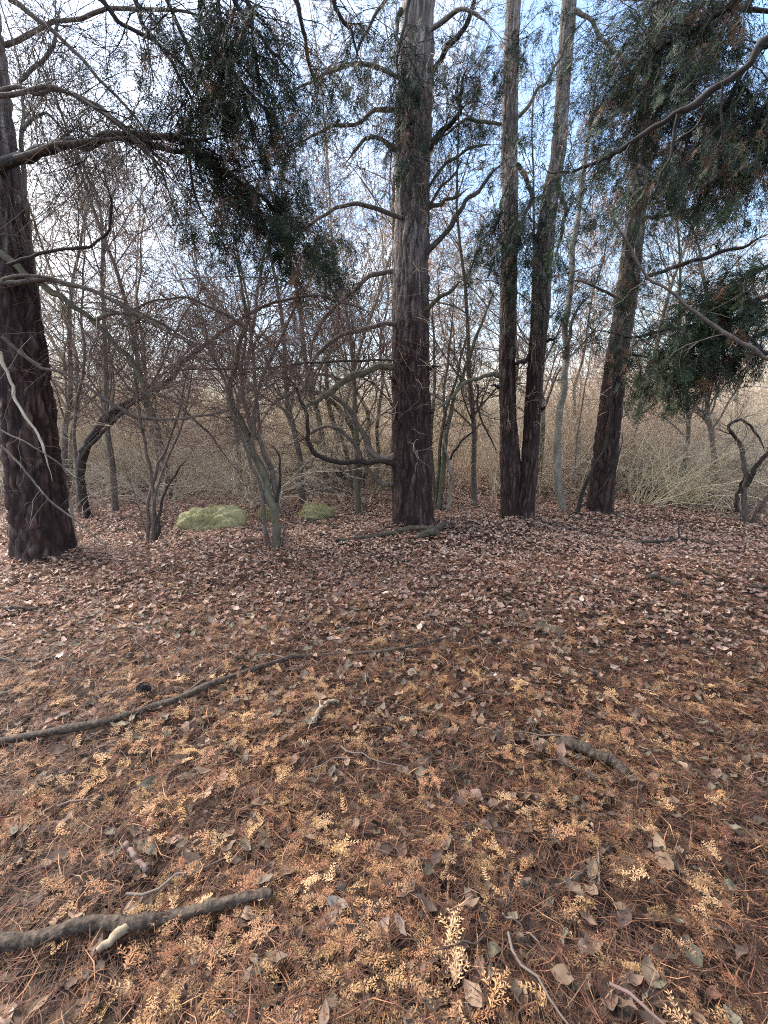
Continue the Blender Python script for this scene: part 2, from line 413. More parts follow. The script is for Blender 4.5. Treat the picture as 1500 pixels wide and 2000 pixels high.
# foliage spray (scale-leaf conifer): flat branching frond hanging along +x
def spray_template(length=0.22, nb=8, w=0.0032, seed=0, droop=0.25):
    r = np.random.default_rng(seed); a = Acc()
    tri = True
    def strip(p, d, ln, wd):
        d = nrm(d); s = nrm(np.cross(d, [0.05, 0.1, 1.0])); q = np.stack([p, p + d * ln * 0.5, p + d * ln])
        q[2, 2] -= ln * 0.12
        a.add(np.stack([q[0] - s * wd * .5, q[1] + s * wd * 1.3, q[2]]) if tri else np.stack([q[0] + s * wd * .5, q[0] - s * wd * .5, q[2]]), np.array([[0, 1, 2]]))
    x = np.linspace(0, length, nb + 1)
    ax = np.stack([x, 0.02 * np.sin(x * 20 + seed), -droop * x * x / length], 1)
    for k in range(nb): strip(ax[k], ax[k + 1] - ax[k], np.linalg.norm(ax[k + 1] - ax[k]) * 1.05, w * 0.8)
    for k in range(1, nb + 1):
        sgn = 1 if k % 2 else -1
        ln = length * 0.46 * (1 - 0.72 * k / nb) * r.uniform(0.75, 1.2) + 0.012
        ang = math.radians(r.uniform(38, 58)) * sgn
        d = np.array([math.cos(ang), math.sin(ang), r.uniform(-0.25, 0.1)])
        strip(ax[k], d, ln, w)
        m = max(1, int(ln / 0.022))
        for j in range(m):
            t = (j + 0.6) / m; p = ax[k] + nrm(d) * ln * t
            for s2 in (1, -1):
                a2 = ang + s2 * math.radians(r.uniform(30, 50))
                strip(p, np.array([math.cos(a2), math.sin(a2), r.uniform(-0.3, 0.15)]), ln * 0.5 * (1.15 - t) + 0.012, w * 0.9)
    return a.out()

SPRAYS = [spray_template(0.21, 7, 0.0050, s) for s in range(4)]

def place(temps, pos, xdir, roll, scale):
    """stamp templates (list of V,F) -> V,F,instance index per vertex"""
    N = len(pos); pick = rng.integers(0, len(temps), N); a = Acc(); own = []
    X = nrm(xdir); ref = np.where(np.abs(X[:, 2:3]) > 0.9, [[1., 0, 0]], [[0., 0, 1.]])
    Yv = nrm(np.cross(ref, X)); Zv = np.cross(X, Yv)
    cr, sr = np.cos(roll)[:, None], np.sin(roll)[:, None]
    Y2 = Yv * cr + Zv * sr; Z2 = Zv * cr - Yv * sr
    for k, (tv, tf) in enumerate(temps):
        s = np.where(pick == k)[0]
        if not len(s): continue
        W = pos[s, None] + scale[s, None, None] * (tv[None, :, :1] * X[s, None] + tv[None, :, 1:2] * Y2[s, None] + tv[None, :, 2:3] * Z2[s, None])
        Fk = (tf[None] + (np.arange(len(s)) * len(tv))[:, None, None]).reshape(-1, tf.shape[1])
        a.add(W.reshape(-1, 3), Fk); own.append(np.repeat(s, len(tv)))
    V, F = a.out()
    return V, F, np.concatenate(own)

GREENS = 0.7 * np.array([[0.026, 0.042, 0.022], [0.034, 0.055, 0.026], [0.048, 0.066, 0.028], [0.020, 0.034, 0.022]])
DEAD = np.array([[0.10, 0.055, 0.035], [0.14, 0.07, 0.04]])

def foliage_along(tw_pts, n_each, spread=0.06, dead=0.05, scale=(0.45, 0.85)):
    """sprays hung along twigs [N,K,3]"""
    N, K, _ = tw_pts.shape
    t = rng.uniform(0.1, 1, (N, n_each)) * (K - 1); i = np.clip(t.astype(int), 0, K - 2); f = (t - i)[..., None]; r = np.arange(N)[:, None]
    p = (tw_pts[r, i] * (1 - f) + tw_pts[r, i + 1] * f).reshape(-1, 3)
    tan = nrm(tw_pts[r, i + 1] - tw_pts[r, i]).reshape(-1, 3)
    d = tan * 0.8 + rng.normal(0, 0.5, p.shape) + np.array([0, 0, -0.8])
    n = len(p)
    V, F, own = place(SPRAYS, p + rng.normal(0, spread * 0.2, p.shape), d, rng.uniform(-1.2, 1.2, n), rng.uniform(*scale, n))
    col = GREENS[rng.integers(0, 4, n)] * rng.uniform(0.75, 1.35, (n, 1))
    isd = np.repeat(rng.random(N) < dead, n_each)
    col[isd] = DEAD[rng.integers(0, 2, isd.sum())] * rng.uniform(0.8, 1.3, (isd.sum(), 1))
    return V, F, col[own]

def bough(T, rows, Y, hw, Yend=None, n_twig=30, tlen=0.5, sprays=16, mat_='dark', t=(0.25, 1.0), dead=0.06, branch_name='branch', sub=2, ang=(35, 75)):
    """a limb that carries drooping evergreen foliage"""
    n_twig = int(n_twig * 0.62 + 0.5); tlen *= 1.65; sprays = max(2, int(sprays * 0.52))
    c, r = limb(rows, Y, hw, Yend=Yend)
    V, F = limb_mesh(c, r); b = T.part(branch_name, V, F, M[mat_])
    p0, D, Ln, R0 = sprout(c[None], r[None], n_twig, t=t, ang=ang, rr=0.45, Lp=np.array([1.0]))
    Ln = tlen * rng.uniform(0.5, 1.25, len(Ln)); R0 = np.clip(R0, 0.002, 0.006)
    tw, tr = grow(p0, D, Ln, R0, 7, 0.22, (0, 0, -0.13))
    acc = Acc(); acc.add(*tubes(tw, tr, 3))
    p1, D1, L1, R1 = sprout(tw, tr, sub, t=(0.25, 0.95), ang=(30, 60), ratio=(0.45, 0.75), rr=0.7)
    tw2, tr2 = grow(p1, D1, L1, R1, 4, 0.2, (0, 0, -0.2)); acc.add(*tubes(tw2, tr2, 3))
    T.part('twigs', *acc.out(), M[mat_], b)
    if sprays:
        V1, F1, c1 = foliage_along(tw, sprays, dead=dead); V2, F2, c2 = foliage_along(tw2, max(2, sprays // 2), dead=dead)
        T.part('foliage', np.concatenate([V1, V2]), np.concatenate([F1, F2 + len(V1)]), M['foliage'], b, col=np.concatenate([c1, c2]), smooth=False)
    return c, r

def bare(T, rows, Y, hw, Yend=None, n_twig=14, tlen=0.5, mat_='grey', sub=4, sub2=0, t=(0.15, 1.0), pull=(0, 0, -0.04), wander=0.22, ang=(30, 75), name='branch', sides=7, tw_mat=None, rad=(0.0016, 0.005)):
    """a leafless limb with fine side twigs"""
    n_twig = int(n_twig * 1.35); tlen *= 1.15; hw = (hw[0] * 0.8, hw[1] * 0.75)
    c, r = limb(rows, Y, hw, Yend=Yend)
    V, F = limb_mesh(c, r, sides); b = T.part(name, V, F, M[mat_])
    if n_twig:
        p0, D, Ln, R0 = sprout(c[None], r[None], n_twig, t=t, ang=ang, rr=0.45, Lp=np.array([1.0]))
        Ln = tlen * rng.uniform(0.35, 1.3, len(Ln)); R0 = np.clip(R0, rad[0] * 1.5, rad[1])
        tw, tr = grow(p0, D, Ln, R0, 6, wander, pull, 0.4); acc = Acc(); acc.add(*tubes(tw, tr, 3))
        if sub:
            q = sprout(tw, tr, sub, t=(0.15, 0.95), ratio=(0.3, 0.7), rr=0.7); q = (q[0], q[1], q[2], np.maximum(q[3], rad[0]))
            tw2, tr2 = grow(*q, 4 if sub2 else 3, wander, pull, 0.5); acc.add(*tubes(tw2, tr2, 3))
            if sub2:
                q = sprout(tw2, tr2, sub2, t=(0.15, 0.95), ratio=(0.35, 0.75), rr=0.75); q = (q[0], q[1], q[2], np.maximum(q[3], rad[0]))
                tw3, tr3 = grow(*q, 3, wander, pull, 0.6); acc.add(*tubes(tw3, tr3, 3))
        T.part('twigs', *acc.out(), M[tw_mat or mat_], b)
    return c, r

def whips(T, c, r, n, ln, mat_, t=(0.3, 1.0), parent=None, pull=(0, 0, -0.05)):
    """long thin arching shoots"""
    p0, D, Ln, R0 = sprout(c[None], r[None], n, t=t, ang=(25, 80), Lp=np.array([1.0]))
    tw, tr = grow(p0, D, ln * rng.uniform(0.5, 1.2, n), rng.uniform(0.0022, 0.0048, n), 11, 0.13, pull, 0.35); a = Acc(); a.add(*tubes(tw, tr, 3))
    q = sprout(tw, tr, 7, t=(0.15, 0.97), ang=(25, 75), ratio=(0.1, 0.28), rr=0.7); q = (q[0], q[1], q[2], np.maximum(q[3], 0.0014)); t2, r2 = grow(*q, 4, 0.22, (0, 0, -0.03), 0.5); a.add(*tubes(t2, r2, 3))
    T.part('twigs', *a.out(), M[mat_], parent)

def dead_twigs(T, ax, zr, n, ln, mat_='pale', sub=3, pull=(0, 0, -0.1)):
    """fine dead twigs that stick out of a trunk"""
    s = ax[(ax[:, 2] > zr[0]) & (ax[:, 2] < zr[1])]
    k = rng.integers(0, len(s), n); th = rng.uniform(0, 2 * math.pi, n)
    d = np.stack([np.cos(th), np.sin(th), rng.uniform(-0.4, 0.5, n)], 1)
    p = s[k, :3] + d * s[k, 3:4] * 0.9
    tw, tr = grow(p, d, ln * rng.uniform(0.3, 1.2, n), rng.uniform(0.0018, 0.0042, n), 8, 0.28, pull, 0.4)
    a = Acc(); a.add(*tubes(tw, tr, 3))
    q = sprout(tw, tr, sub, t=(0.2, 0.95), ratio=(0.3, 0.6), rr=0.7); q = (q[0], q[1], q[2], np.maximum(q[3], 0.0012))
    t2, r2 = grow(*q, 5, 0.28, pull, 0.5); a.add(*tubes(t2, r2, 3))
    T.part('dead_twigs', *a.out(), M[mat_])

# ---- left pine
rows = trunk_px([(90, 1096, 64), (83, 1040, 63), (74, 980, 61), (65, 916, 60), (52, 800, 59), (40, 700, 57), (26, 600, 55), (13, 500, 52), (1, 400, 50), (-9, 300, 48), (-20, 200, 46), (-33, 100, 44), (-46, 0, 42)], 4.95, 0.15, 11)
LP = Thing('pine_tree', 'thick dark leaning pine trunk nearest the camera, cut by the left edge', 'tree', (rows[0, 0], rows[0, 1], 0), 'tall pines')
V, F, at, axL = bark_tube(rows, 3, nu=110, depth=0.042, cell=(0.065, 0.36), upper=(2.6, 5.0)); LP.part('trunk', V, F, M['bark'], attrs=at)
# ---- centre pine
rows = trunk_px([(806, 1032, 39), (806, 1000, 39), (805, 900, 38.5), (803, 800, 37), (802, 700, 36), (803, 600, 35), (804, 500, 35), (805, 400, 34), (807, 300, 34), (809, 200, 34), (813, 100, 33), (817, 0, 32)], 6.62, 0.1, 12)
CP = Thing('pine_tree', 'straight single pine trunk in the middle with short log at its foot', 'tree', (rows[0, 0], rows[0, 1], 0), 'tall pines')
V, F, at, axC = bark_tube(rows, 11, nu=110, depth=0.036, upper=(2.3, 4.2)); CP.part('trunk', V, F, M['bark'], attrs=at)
# ---- double pine
rl = trunk_px([(1003, 1026, 24), (999, 980, 21), (996, 900, 20), (992, 800, 17), (991, 700, 16.5), (992, 600, 16.5), (994, 500, 16), (996, 400, 16), (995, 250, 16.5), (999, 100, 15), (1003, 0, 15)], 6.9, 0.1, 11)
rr_ = trunk_px([(1022, 1027, 21), (1026, 980, 19), (1034, 900, 17), (1041, 800, 17), (1048, 700, 17), (1056, 600, 18), (1062, 500, 18.5), (1073, 400, 17), (1090, 300, 15.5), (1098, 200, 15), (1105, 100, 15), (1112, 0, 15)], 6.84, 0.0, 11)
DP = Thing('pine_tree', 'twin-stemmed pine forking in a V just above the ground', 'tree', (rl[0, 0], rl[0, 1], 0), 'tall pines')
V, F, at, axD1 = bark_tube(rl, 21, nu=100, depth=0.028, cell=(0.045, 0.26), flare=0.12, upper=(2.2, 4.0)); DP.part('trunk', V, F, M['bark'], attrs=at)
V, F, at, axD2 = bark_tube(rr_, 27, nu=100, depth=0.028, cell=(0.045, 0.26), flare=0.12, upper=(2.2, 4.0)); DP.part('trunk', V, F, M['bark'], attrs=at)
# ---- right pine
rows = trunk_px([(1170, 1008, 25), (1175, 960, 25), (1181, 900, 25), (1192, 800, 24), (1205, 700, 23), (1221, 600, 22), (1233, 500, 21), (1244, 400, 20.5), (1255, 300, 20), (1266, 200, 19.5), (1278, 100, 19), (1290, 0, 18)], 7.6, 0.0, 11)
RP = Thing('pine_tree', 'pine trunk leaning right with a dark vine climbing its foot', 'tree', (rows[0, 0], rows[0, 1], 0), 'tall pines')
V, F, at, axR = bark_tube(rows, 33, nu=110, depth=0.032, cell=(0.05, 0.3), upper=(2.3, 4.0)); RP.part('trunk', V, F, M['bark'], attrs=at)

dead_twigs(CP, axC, (1.2, 6.5), 150, 0.75); dead_twigs(DP, axD1, (1.2, 6), 70, 0.6); dead_twigs(DP, axD2, (1.2, 6), 70, 0.6)
dead_twigs(RP, axR, (1.6, 6.5), 90, 0.7); dead_twigs(LP, axL, (0.6, 5), 70, 0.6, 'brown')

# ---- limbs of the left pine
bare(LP, [(-5, 345), (30, 312), (60, 300), (120, 287), (200, 272), (270, 266), (360, 270), (450, 262)], 4.95, (15, 6), Yend=4.1, mat_='dark', n_twig=46, tlen=0.8, sub=6, sub2=2)
bare(LP, [(215, 272), (300, 290), (400, 305), (480, 330)], 4.55, (8, 4), Yend=4.0, mat_='dark', n_twig=26, tlen=0.7, sub=6, sub2=2)
bare(LP, [(0, 490), (65, 545), (130, 590), (180, 630), (250, 700), (285, 760), (293, 805)], 4.7, (8, 6), Yend=5.0, mat_='green', n_twig=16, tlen=0.6, sub=5)
bare(LP, [(178, 628), (240, 612), (290, 620), (330, 640)], 4.85, (5, 3), Yend=4.9, mat_='green', n_twig=10, sub=4)
bare(LP, [(0, 655), (70, 715), (150, 745), (230, 800), (280, 820), (380, 815), (450, 800), (520, 770)], 4.4, (4, 3), Yend=5.2, mat_='grey', n_twig=12, sub=4)
bare(LP, [(0, 545), (90, 540), (160, 560), (240, 590), (330, 640), (420, 700)], 4.6, (4, 2.5), Yend=5.0, mat_='grey', n_twig=14, sub=4)
bare(LP, [(20, 520), (70, 500), (130, 488), (180, 482), (195, 465), (215, 440), (222, 410), (190, 300)], 4.5, (4, 3), Yend=4.6, mat_='dark', n_twig=10, sub=4)
bare(LP, [(0, 690), (20, 760), (45, 800), (80, 860), (95, 900), (102, 940)], 4.2, (4, 2.5), Yend=4.15, mat_='pale', n_twig=0)
bare(LP, [(0, 870), (50, 920), (90, 970), (150, 1020), (200, 1060), (260, 1110)], 4.1, (3, 1.5), Yend=3.9, mat_='grey', n_twig=8, tlen=0.3, sub=2)
bare(LP, [(0, 840), (60, 870), (120, 910), (170, 960)], 4.15, (2, 1.2), Yend=4.1, mat_='grey', n_twig=4, tlen=0.3, sub=2)
bare(LP, [(0, 185), (60, 175), (110, 172), (170, 195), (230, 240), (300, 300), (380, 400)], 4.6, (6, 3), Yend=4.3, mat_='grey', n_twig=24, sub=6, sub2=2, tlen=0.7)

for rws, Y, n_ in (([(30, 312), (120, 287), (270, 266), (450, 262)], 4.5, 34), ([(0, 185), (110, 172), (230, 240), (380, 400)], 4.4, 30), ([(20, 0), (100, 60), (220, 180), (330, 320)], 5.0, 34), ([(0, 545), (160, 560), (420, 700)], 4.8, 24), ([(-20, 90), (160, 30), (330, 20), (480, 60)], 5.2, 34)):
    c, r = limb(rws, Y, (5, 2), Yend=Y - 0.2); b_ = LP.part('branch', *limb_mesh(c, r), M['grey']); whips(LP, c, r, n_, 1.6, 'brown', (0.1, 1), b_, (0, 0, -0.03))
for rws, Y, n_ in (([(785, 150), (700, 120), (620, 150), (540, 210)], 6.5, 30), ([(840, 60), (900, 20), (960, 60)], 6.5, 18), ([(780, 430), (700, 400), (620, 430), (560, 500)], 6.5, 30)):
    c, r = limb(rws, Y, (5, 2), Yend=Y - 0.3); b_ = CP.part('branch', *limb_mesh(c, r), M['grey']); whips(CP, c, r, n_, 1.6, 'brown', (0.1, 1), b_, (0, 0, -0.02))
# evergreen masses hanging from the left pine's and centre pine's upper limbs
bough(LP, [(330, 268), (420, 320), (500, 380), (570, 430), (650, 470)], 4.25, (6, 2), Yend=4.4, n_twig=64, tlen=0.29, sprays=16, dead=0.14, t=(0.1, 1))
bough(LP, [(400, 300), (480, 400), (540, 470), (600, 500)], 4.2, (4, 1.5), Yend=4.0, n_twig=44, tlen=0.25, sprays=16, dead=0.12, t=(0.15, 1))
bough(LP, [(360, 270), (380, 380), (410, 440), (440, 480)], 4.2, (3, 1), Yend=4.1, n_twig=14, tlen=0.22, sprays=12, dead=0.08, t=(0.3, 1))

# ---- limbs of the centre pine
bare(CP, [(770, 718), (735, 718), (690, 735), (640, 770), (605, 792), (596, 830)], 6.6, (10, 6), Yend=6.1, mat_='green', n_twig=16, sub=5, tlen=0.6)
bare(CP, [(770, 906), (690, 899), (630, 893), (606, 864), (598, 825), (592, 790), (575, 750), (540, 700)], 6.55, (7.5, 4), Yend=6.0, mat_='dark', n_twig=26, sub=5, tlen=0.6)
bare(CP, [(770, 893), (735, 890), (715, 850), (680, 800), (640, 762), (610, 740)], 6.6, (9, 5), Yend=6.9, mat_='grey', n_twig=14, sub=4)
bare(CP, [(770, 949), (742, 945), (715, 910), (690, 862), (650, 832), (620, 838), (560, 870), (530, 872)], 6.7, (6, 3), Yend=6.6, mat_='grey', n_twig=16, sub=4)
bare(CP, [(772, 632), (700, 642), (650, 668), (612, 705), (595, 760), (592, 800)], 6.6, (6, 5), Yend=6.2, mat_='grey', n_twig=26, sub=6, sub2=1, tlen=0.7)
bare(CP, [(775, 530), (720, 545), (680, 575), (640, 612), (615, 660), (600, 720)], 6.6, (6, 4), Yend=6.3, mat_='grey', n_twig=26, sub=6, sub2=1, tlen=0.7)
bare(CP, [(770, 703), (640, 705), (500, 720), (350, 722), (290, 745)], 6.5, (2.5, 3.5), Yend=5.4, mat_='dark', n_twig=14, sub=4)
bare(CP, [(826, 610), (870, 575), (908, 543)], 6.5, (6, 4), Yend=6.2, mat_='green', n_twig=3, sub=2)
bare(CP, [(830, 500), (880, 440), (920, 380), (970, 330), (1010, 300)], 6.6, (7, 4), Yend=6.4, mat_='grey', n_twig=18, sub=5)
bare(CP, [(832, 410), (880, 385), (920, 370)], 6.6, (5, 3), Yend=6.3, mat_='green', n_twig=8, sub=4)
bare(CP, [(835, 370), (870, 320), (920, 290), (975, 285)], 6.7, (4, 3), Yend=7, mat_='green', n_twig=12, sub=4)
bare(CP, [(840, 150), (880, 95), (905, 60), (925, 0), (940, -60)], 6.7, (7, 5), Yend=6.5, mat_='dark', n_twig=24, sub=5)
bare(CP, [(790, 300), (740, 270), (700, 290), (670, 330)], 6.7, (6, 3), Yend=6.5, mat_='grey', n_twig=20, sub=6, sub2=1)
bare(CP, [(785, 220), (730, 215), (690, 240), (640, 250), (560, 300)], 6.7, (6, 3), Yend=6.2, mat_='grey', n_twig=24, sub=6, sub2=1)
bare(CP, [(835, 415), (860, 370), (890, 335), (905, 300)], 6.6, (4, 2), Yend=6.4, mat_='grey', n_twig=10, sub=4)
for a, b2 in (((772, 742), (758, 736)), ((838, 720), (862, 713)), ((768, 808), (752, 804)), ((838, 805), (850, 800))):
    bare(CP, [a, ((a[0] + b2[0]) / 2, (a[1] + b2[1]) / 2 + 1), b2], 6.55, (4, 1.5), Yend=6.4, mat_='dark', n_twig=0)
bough(CP, [(785, 20), (770, 60), (790, 110), (775, 150)], 6.4, (5, 2), Yend=6.0, n_twig=34, tlen=0.5, sprays=14)
bough(CP, [(800, 240), (790, 270), (800, 310), (790, 350)], 6.3, (4, 2), Yend=6.1, n_twig=26, tlen=0.4, sprays=14, dead=0.15)
bough(CP, [(842, 280), (870, 255), (895, 215), (912, 120)], 6.5, (6, 3), Yend=6.2, n_twig=34, tlen=0.4, sprays=13, dead=0.15)
bough(CP, [(780, -40), (740, 20), (700, 90), (690, 150)], 6.5, (4, 2), Yend=5.8, n_twig=34, tlen=0.6, sprays=11)
bough(CP, [(800, 0), (790, 60), (775, 120), (790, 200)], 6.3, (4, 2), Yend=6.0, n_twig=30, tlen=0.5, sprays=11)
bough(CP, [(840, 290), (865, 265), (880, 230)], 6.5, (4, 2), Yend=6.2, n_twig=14, tlen=0.35, sprays=12)

# ---- limbs of the twin pine
bare(DP, [(980, 735), (940, 738), (910, 750), (870, 790), (838, 806)], 6.8, (6, 3.5), Yend=6.4, mat_='green', n_twig=6, sub=3)
bare(DP, [(932, 745), (933, 790), (945, 830), (962, 865), (977, 892)], 6.7, (2.6, 1.8), Yend=6.7, mat_='dark', n_twig=5, sub=2, tlen=0.3)
bare(DP, [(1008, 712), (1025, 700), (1038, 680)], 6.8, (5, 4), Yend=6.8, mat_='dark', n_twig=2, sub=2)
bare(DP, [(976, 755), (966, 752), (957, 752)], 6.8, (4, 2), Yend=6.6, mat_='dark', n_twig=0)
bare(DP, [(1066, 668), (1080, 662), (1092, 660)], 6.8, (4, 2), Yend=6.6, mat_='dark', n_twig=0)
bare(DP, [(1058, 800), (1066, 797)], 6.8, (4, 2), Yend=6.7, mat_='dark', n_twig=0)
bare(DP, [(1012, 230), (1040, 190), (1080, 140), (1110, 80), (1150, 20)], 6.9, (4, 3), Yend=6.5, mat_='green', n_twig=14, sub=5)
bare(DP, [(980, 240), (940, 238), (900, 245), (850, 275)], 6.9, (4, 3), Yend=6.6, mat_='green', n_twig=12, sub=4)
bare(DP, [(1120, 20), (1170, 70), (1205, 110), (1250, 170)], 6.8, (5, 4), Yend=6.3, mat_='grey', n_twig=12, sub=5)
bough(DP, [(1000, 330), (985, 380), (970, 440), (955, 480)], 6.7, (5, 2), Yend=6.2, n_twig=54, tlen=0.5, sprays=14, dead=0.1)
bough(DP, [(1010, 320), (1040, 380), (1020, 440), (1000, 510)], 6.6, (5, 2), Yend=6.2, n_twig=54, tlen=0.5, sprays=14, dead=0.15)
bough(DP, [(1080, 350), (1105, 400), (1095, 460), (1080, 520)], 6.6, (5, 2), Yend=6.1, n_twig=32, tlen=0.5, sprays=13, dead=0.1)
bough(DP, [(1003, 60), (1000, 80), (1008, 100)], 6.6, (4, 2), Yend=6.3, n_twig=20, tlen=0.4, sprays=14)
bough(DP, [(1070, 520), (1050, 570), (1080, 620)], 6.6, (4, 2), Yend=6.2, n_twig=16, tlen=0.4, sprays=10)

# ---- limbs of the right pine
bough(RP, [(1250, 260), (1235, 310), (1245, 370), (1230, 430)], 7.3, (6, 2), Yend=6.8, n_twig=46, tlen=0.6, sprays=15)
bough(RP, [(1240, 460), (1225, 490), (1235, 530), (1220, 560)], 7.3, (5, 2), Yend=7.0, n_twig=34, tlen=0.45, sprays=14, dead=0.15)
bough(RP, [(1225, 640), (1215, 680), (1250, 700), (1300, 705)], 7.2, (4, 2), Yend=6.6, n_twig=22, tlen=0.4, sprays=10)
bare(RP, [(1260, 540), (1320, 520), (1380, 505), (1450, 480), (1520, 450)], 7.4, (5, 4), Yend=6.5, mat_='dark', n_twig=16, sub=5)
bare(RP, [(1215, 590), (1160, 560), (1100, 545)], 7.5, (4, 2), Yend=7.2, mat_='grey', n_twig=14, sub=5)
bare(RP, [(1262, 320), (1330, 270), (1400, 230), (1470, 180)], 7.5, (5, 3), Yend=7.2, mat_='grey', n_twig=18, sub=6, sub2=1, tlen=0.7)
bare(RP, [(1250, 430), (1320, 420), (1400, 390), (1480, 370)], 7.5, (4, 3), Yend=7.2, mat_='grey', n_twig=18, sub=6, sub2=1, tlen=0.7)

# ---- vines
def simple(name, label, cat, stems, mat_, group=None, **k):
    s0 = stems[0]; g = P(*s0[0][0], s0[1]); T = Thing(name, label, cat, (g[0], g[1], float(H(g[0], g[1]))), group)
    for st in stems:
        rows, Y, hw = st[:3]; bare(T, rows, Y, hw, Yend=st[3] if len(st) > 3 else None, mat_=mat_, name=k.get('part', 'stem'), **{a: b for a, b in k.items() if a != 'part'})
    return T
simple('climbing_vine', 'dark woody vine climbing the foot of the right-leaning pine', 'vine',
       [([(1127, 1002), (1140, 950), (1160, 905), (1180, 870), (1190, 800), (1197, 730), (1200, 690)], 7.45, (5, 2), 7.25),
        ([(1130, 1000), (1165, 965), (1200, 920), (1212, 880), (1217, 840)], 7.4, (2.5, 2), 7.3)], 'dark', n_twig=3, sub=2, tlen=0.25)
simple('hanging_vine', 'thin vine hanging straight beside the pale crooked sapling', 'vine',
       [([(1112, 1015), (1115, 960), (1121, 900), (1135, 800), (1150, 720), (1165, 640)], 7.2, (2, 1.5), 6.9)], 'brown', n_twig=5, sub=2, tlen=0.3)

# ---- evergreen standing just outside the right edge; its boughs reach into view
g = np.array([4.6, 3.6, float(H(4.6, 3.6))])
EP = Thing('evergreen_tree', 'evergreen with dark drooping boughs reaching in from the right edge', 'tree', g)
rw = np.array([[4.6, 3.6, -0.1, 0.26], [4.6, 3.6, 1.0, 0.24], [4.55, 3.62, 3, 0.21], [4.5, 3.62, 6, 0.15], [4.5, 3.6, 9, 0.06]])
V, F, at, axE = bark_tube(rw, 41, nu=60, dz=0.04); EP.part('trunk', V, F, M['bark'], attrs=at)
def to_trunk(T, rows, Y, z, tree=(4.55, 3.62), hw0=0.035, hw1=0.02):
    a = P(*rows[0], Y); b = np.array([tree[0], tree[1], z]); c = spline(np.array([b, (a + b) / 2 + [0, 0, 0.08], a]), 10)
    V, F = limb_mesh(c, np.linspace(hw0, hw1, 10)); T.part('branch', V, F, M['dark'])
L1 = [(1520, 68), (1440, 130), (1380, 185), (1320, 225), (1260, 260), (1200, 300), (1140, 325), (1080, 335), (1040, 322)]
to_trunk(EP, L1, 3.4, 4.6, hw1=0.03)
bough(EP, L1, 3.4, (7.5, 2.5), Yend=3.9, n_twig=34, tlen=0.42, sprays=12, t=(0.55, 1.0))
bough(EP, [(1325, 222), (1312, 290), (1290, 345), (1262, 410)], 3.5, (4, 1.2), Yend=3.6, n_twig=9, tlen=0.2, sprays=7)
bough(EP, [(1390, 215), (1350, 255), (1305, 290)], 3.5, (3.5, 2), Yend=3.7, n_twig=0 + 4, tlen=0.2, sprays=4)
bough(EP, [(1412, 160), (1410, 250), (1415, 330), (1410, 400)], 3.45, (2, 1), Yend=3.6, n_twig=6, tlen=0.2, sprays=5)
for rws, Y, ye, nt_, tl in (([(1530, -60), (1440, 0), (1360, 60), (1290, 100), (1210, 190)], 4.1, 4.6, 60, 0.55), ([(1530, 60), (1470, 110), (1420, 200), (1390, 270)], 4.1, 4.3, 50, 0.5),
                       ([(1520, -30), (1400, -40), (1300, -10), (1220, 70)], 4.6, 5.0, 50, 0.6), ([(1520, 160), (1480, 230), (1450, 300)], 4.0, 4.0, 36, 0.45), ([(1480, -60), (1380, 60), (1300, 160), (1230, 260)], 4.4, 4.9, 50, 0.5)):
    to_trunk(EP, rws, Y, 5.2); bough(EP, rws, Y, (6, 2), Yend=ye, n_twig=int(nt_ * 1.9), tlen=tl, sprays=15, t=(0.05, 1), dead=0.1)
for rws, Y, ye, nt_, tl in (([(1530, 20), (1400, 20), (1290, 40), (1200, 110)], 5.2, 5.8, 46, 0.6), ([(1530, 250), (1460, 260), (1400, 300), (1340, 340)], 4.6, 5.0, 36, 0.5), ([(1530, 560), (1430, 610), (1330, 640), (1230, 655), (1140, 640)], 4.4, 5.4, 46, 0.4)):
    to_trunk(EP, rws, Y, 5.0 if rws[0][1] < 300 else 3.0); bough(EP, rws, Y, (5, 1.5), Yend=ye, n_twig=nt_, tlen=tl, sprays=13, t=(0.1, 1), dead=0.08)
LB = [(1520, 710), (1460, 672), (1400, 640), (1340, 598), (1290, 560), (1240, 500), (1190, 410), (1160, 350), (1150, 320)]
to_trunk(EP, LB, 3.3, 2.4)
bare(EP, LB, 3.3, (5, 2.2), Yend=3.6, mat_='grey', n_twig=8, sub=3, tlen=0.4)
for rws, Y, ye, nt_, tl in (([(1530, 500), (1470, 540), (1420, 560), (1390, 600)], 3.9, 4.2, 34, 0.4), ([(1530, 590), (1450, 590), (1380, 578), (1330, 575)], 3.9, 4.2, 26, 0.35),
                       ([(1530, 640), (1450, 660), (1380, 690), (1300, 720), (1270, 735)], 3.9, 4.4, 44, 0.4), ([(1500, 690), (1440, 655), (1370, 670), (1310, 690)], 3.8, 4.3, 30, 0.35)):
    to_trunk(EP, rws, Y, 3.0); bough(EP, rws, Y, (4, 1.5), Yend=ye, n_twig=int(nt_ * 1.5), tlen=tl * 0.62, sprays=13, t=(0.1, 1), dead=0.06)

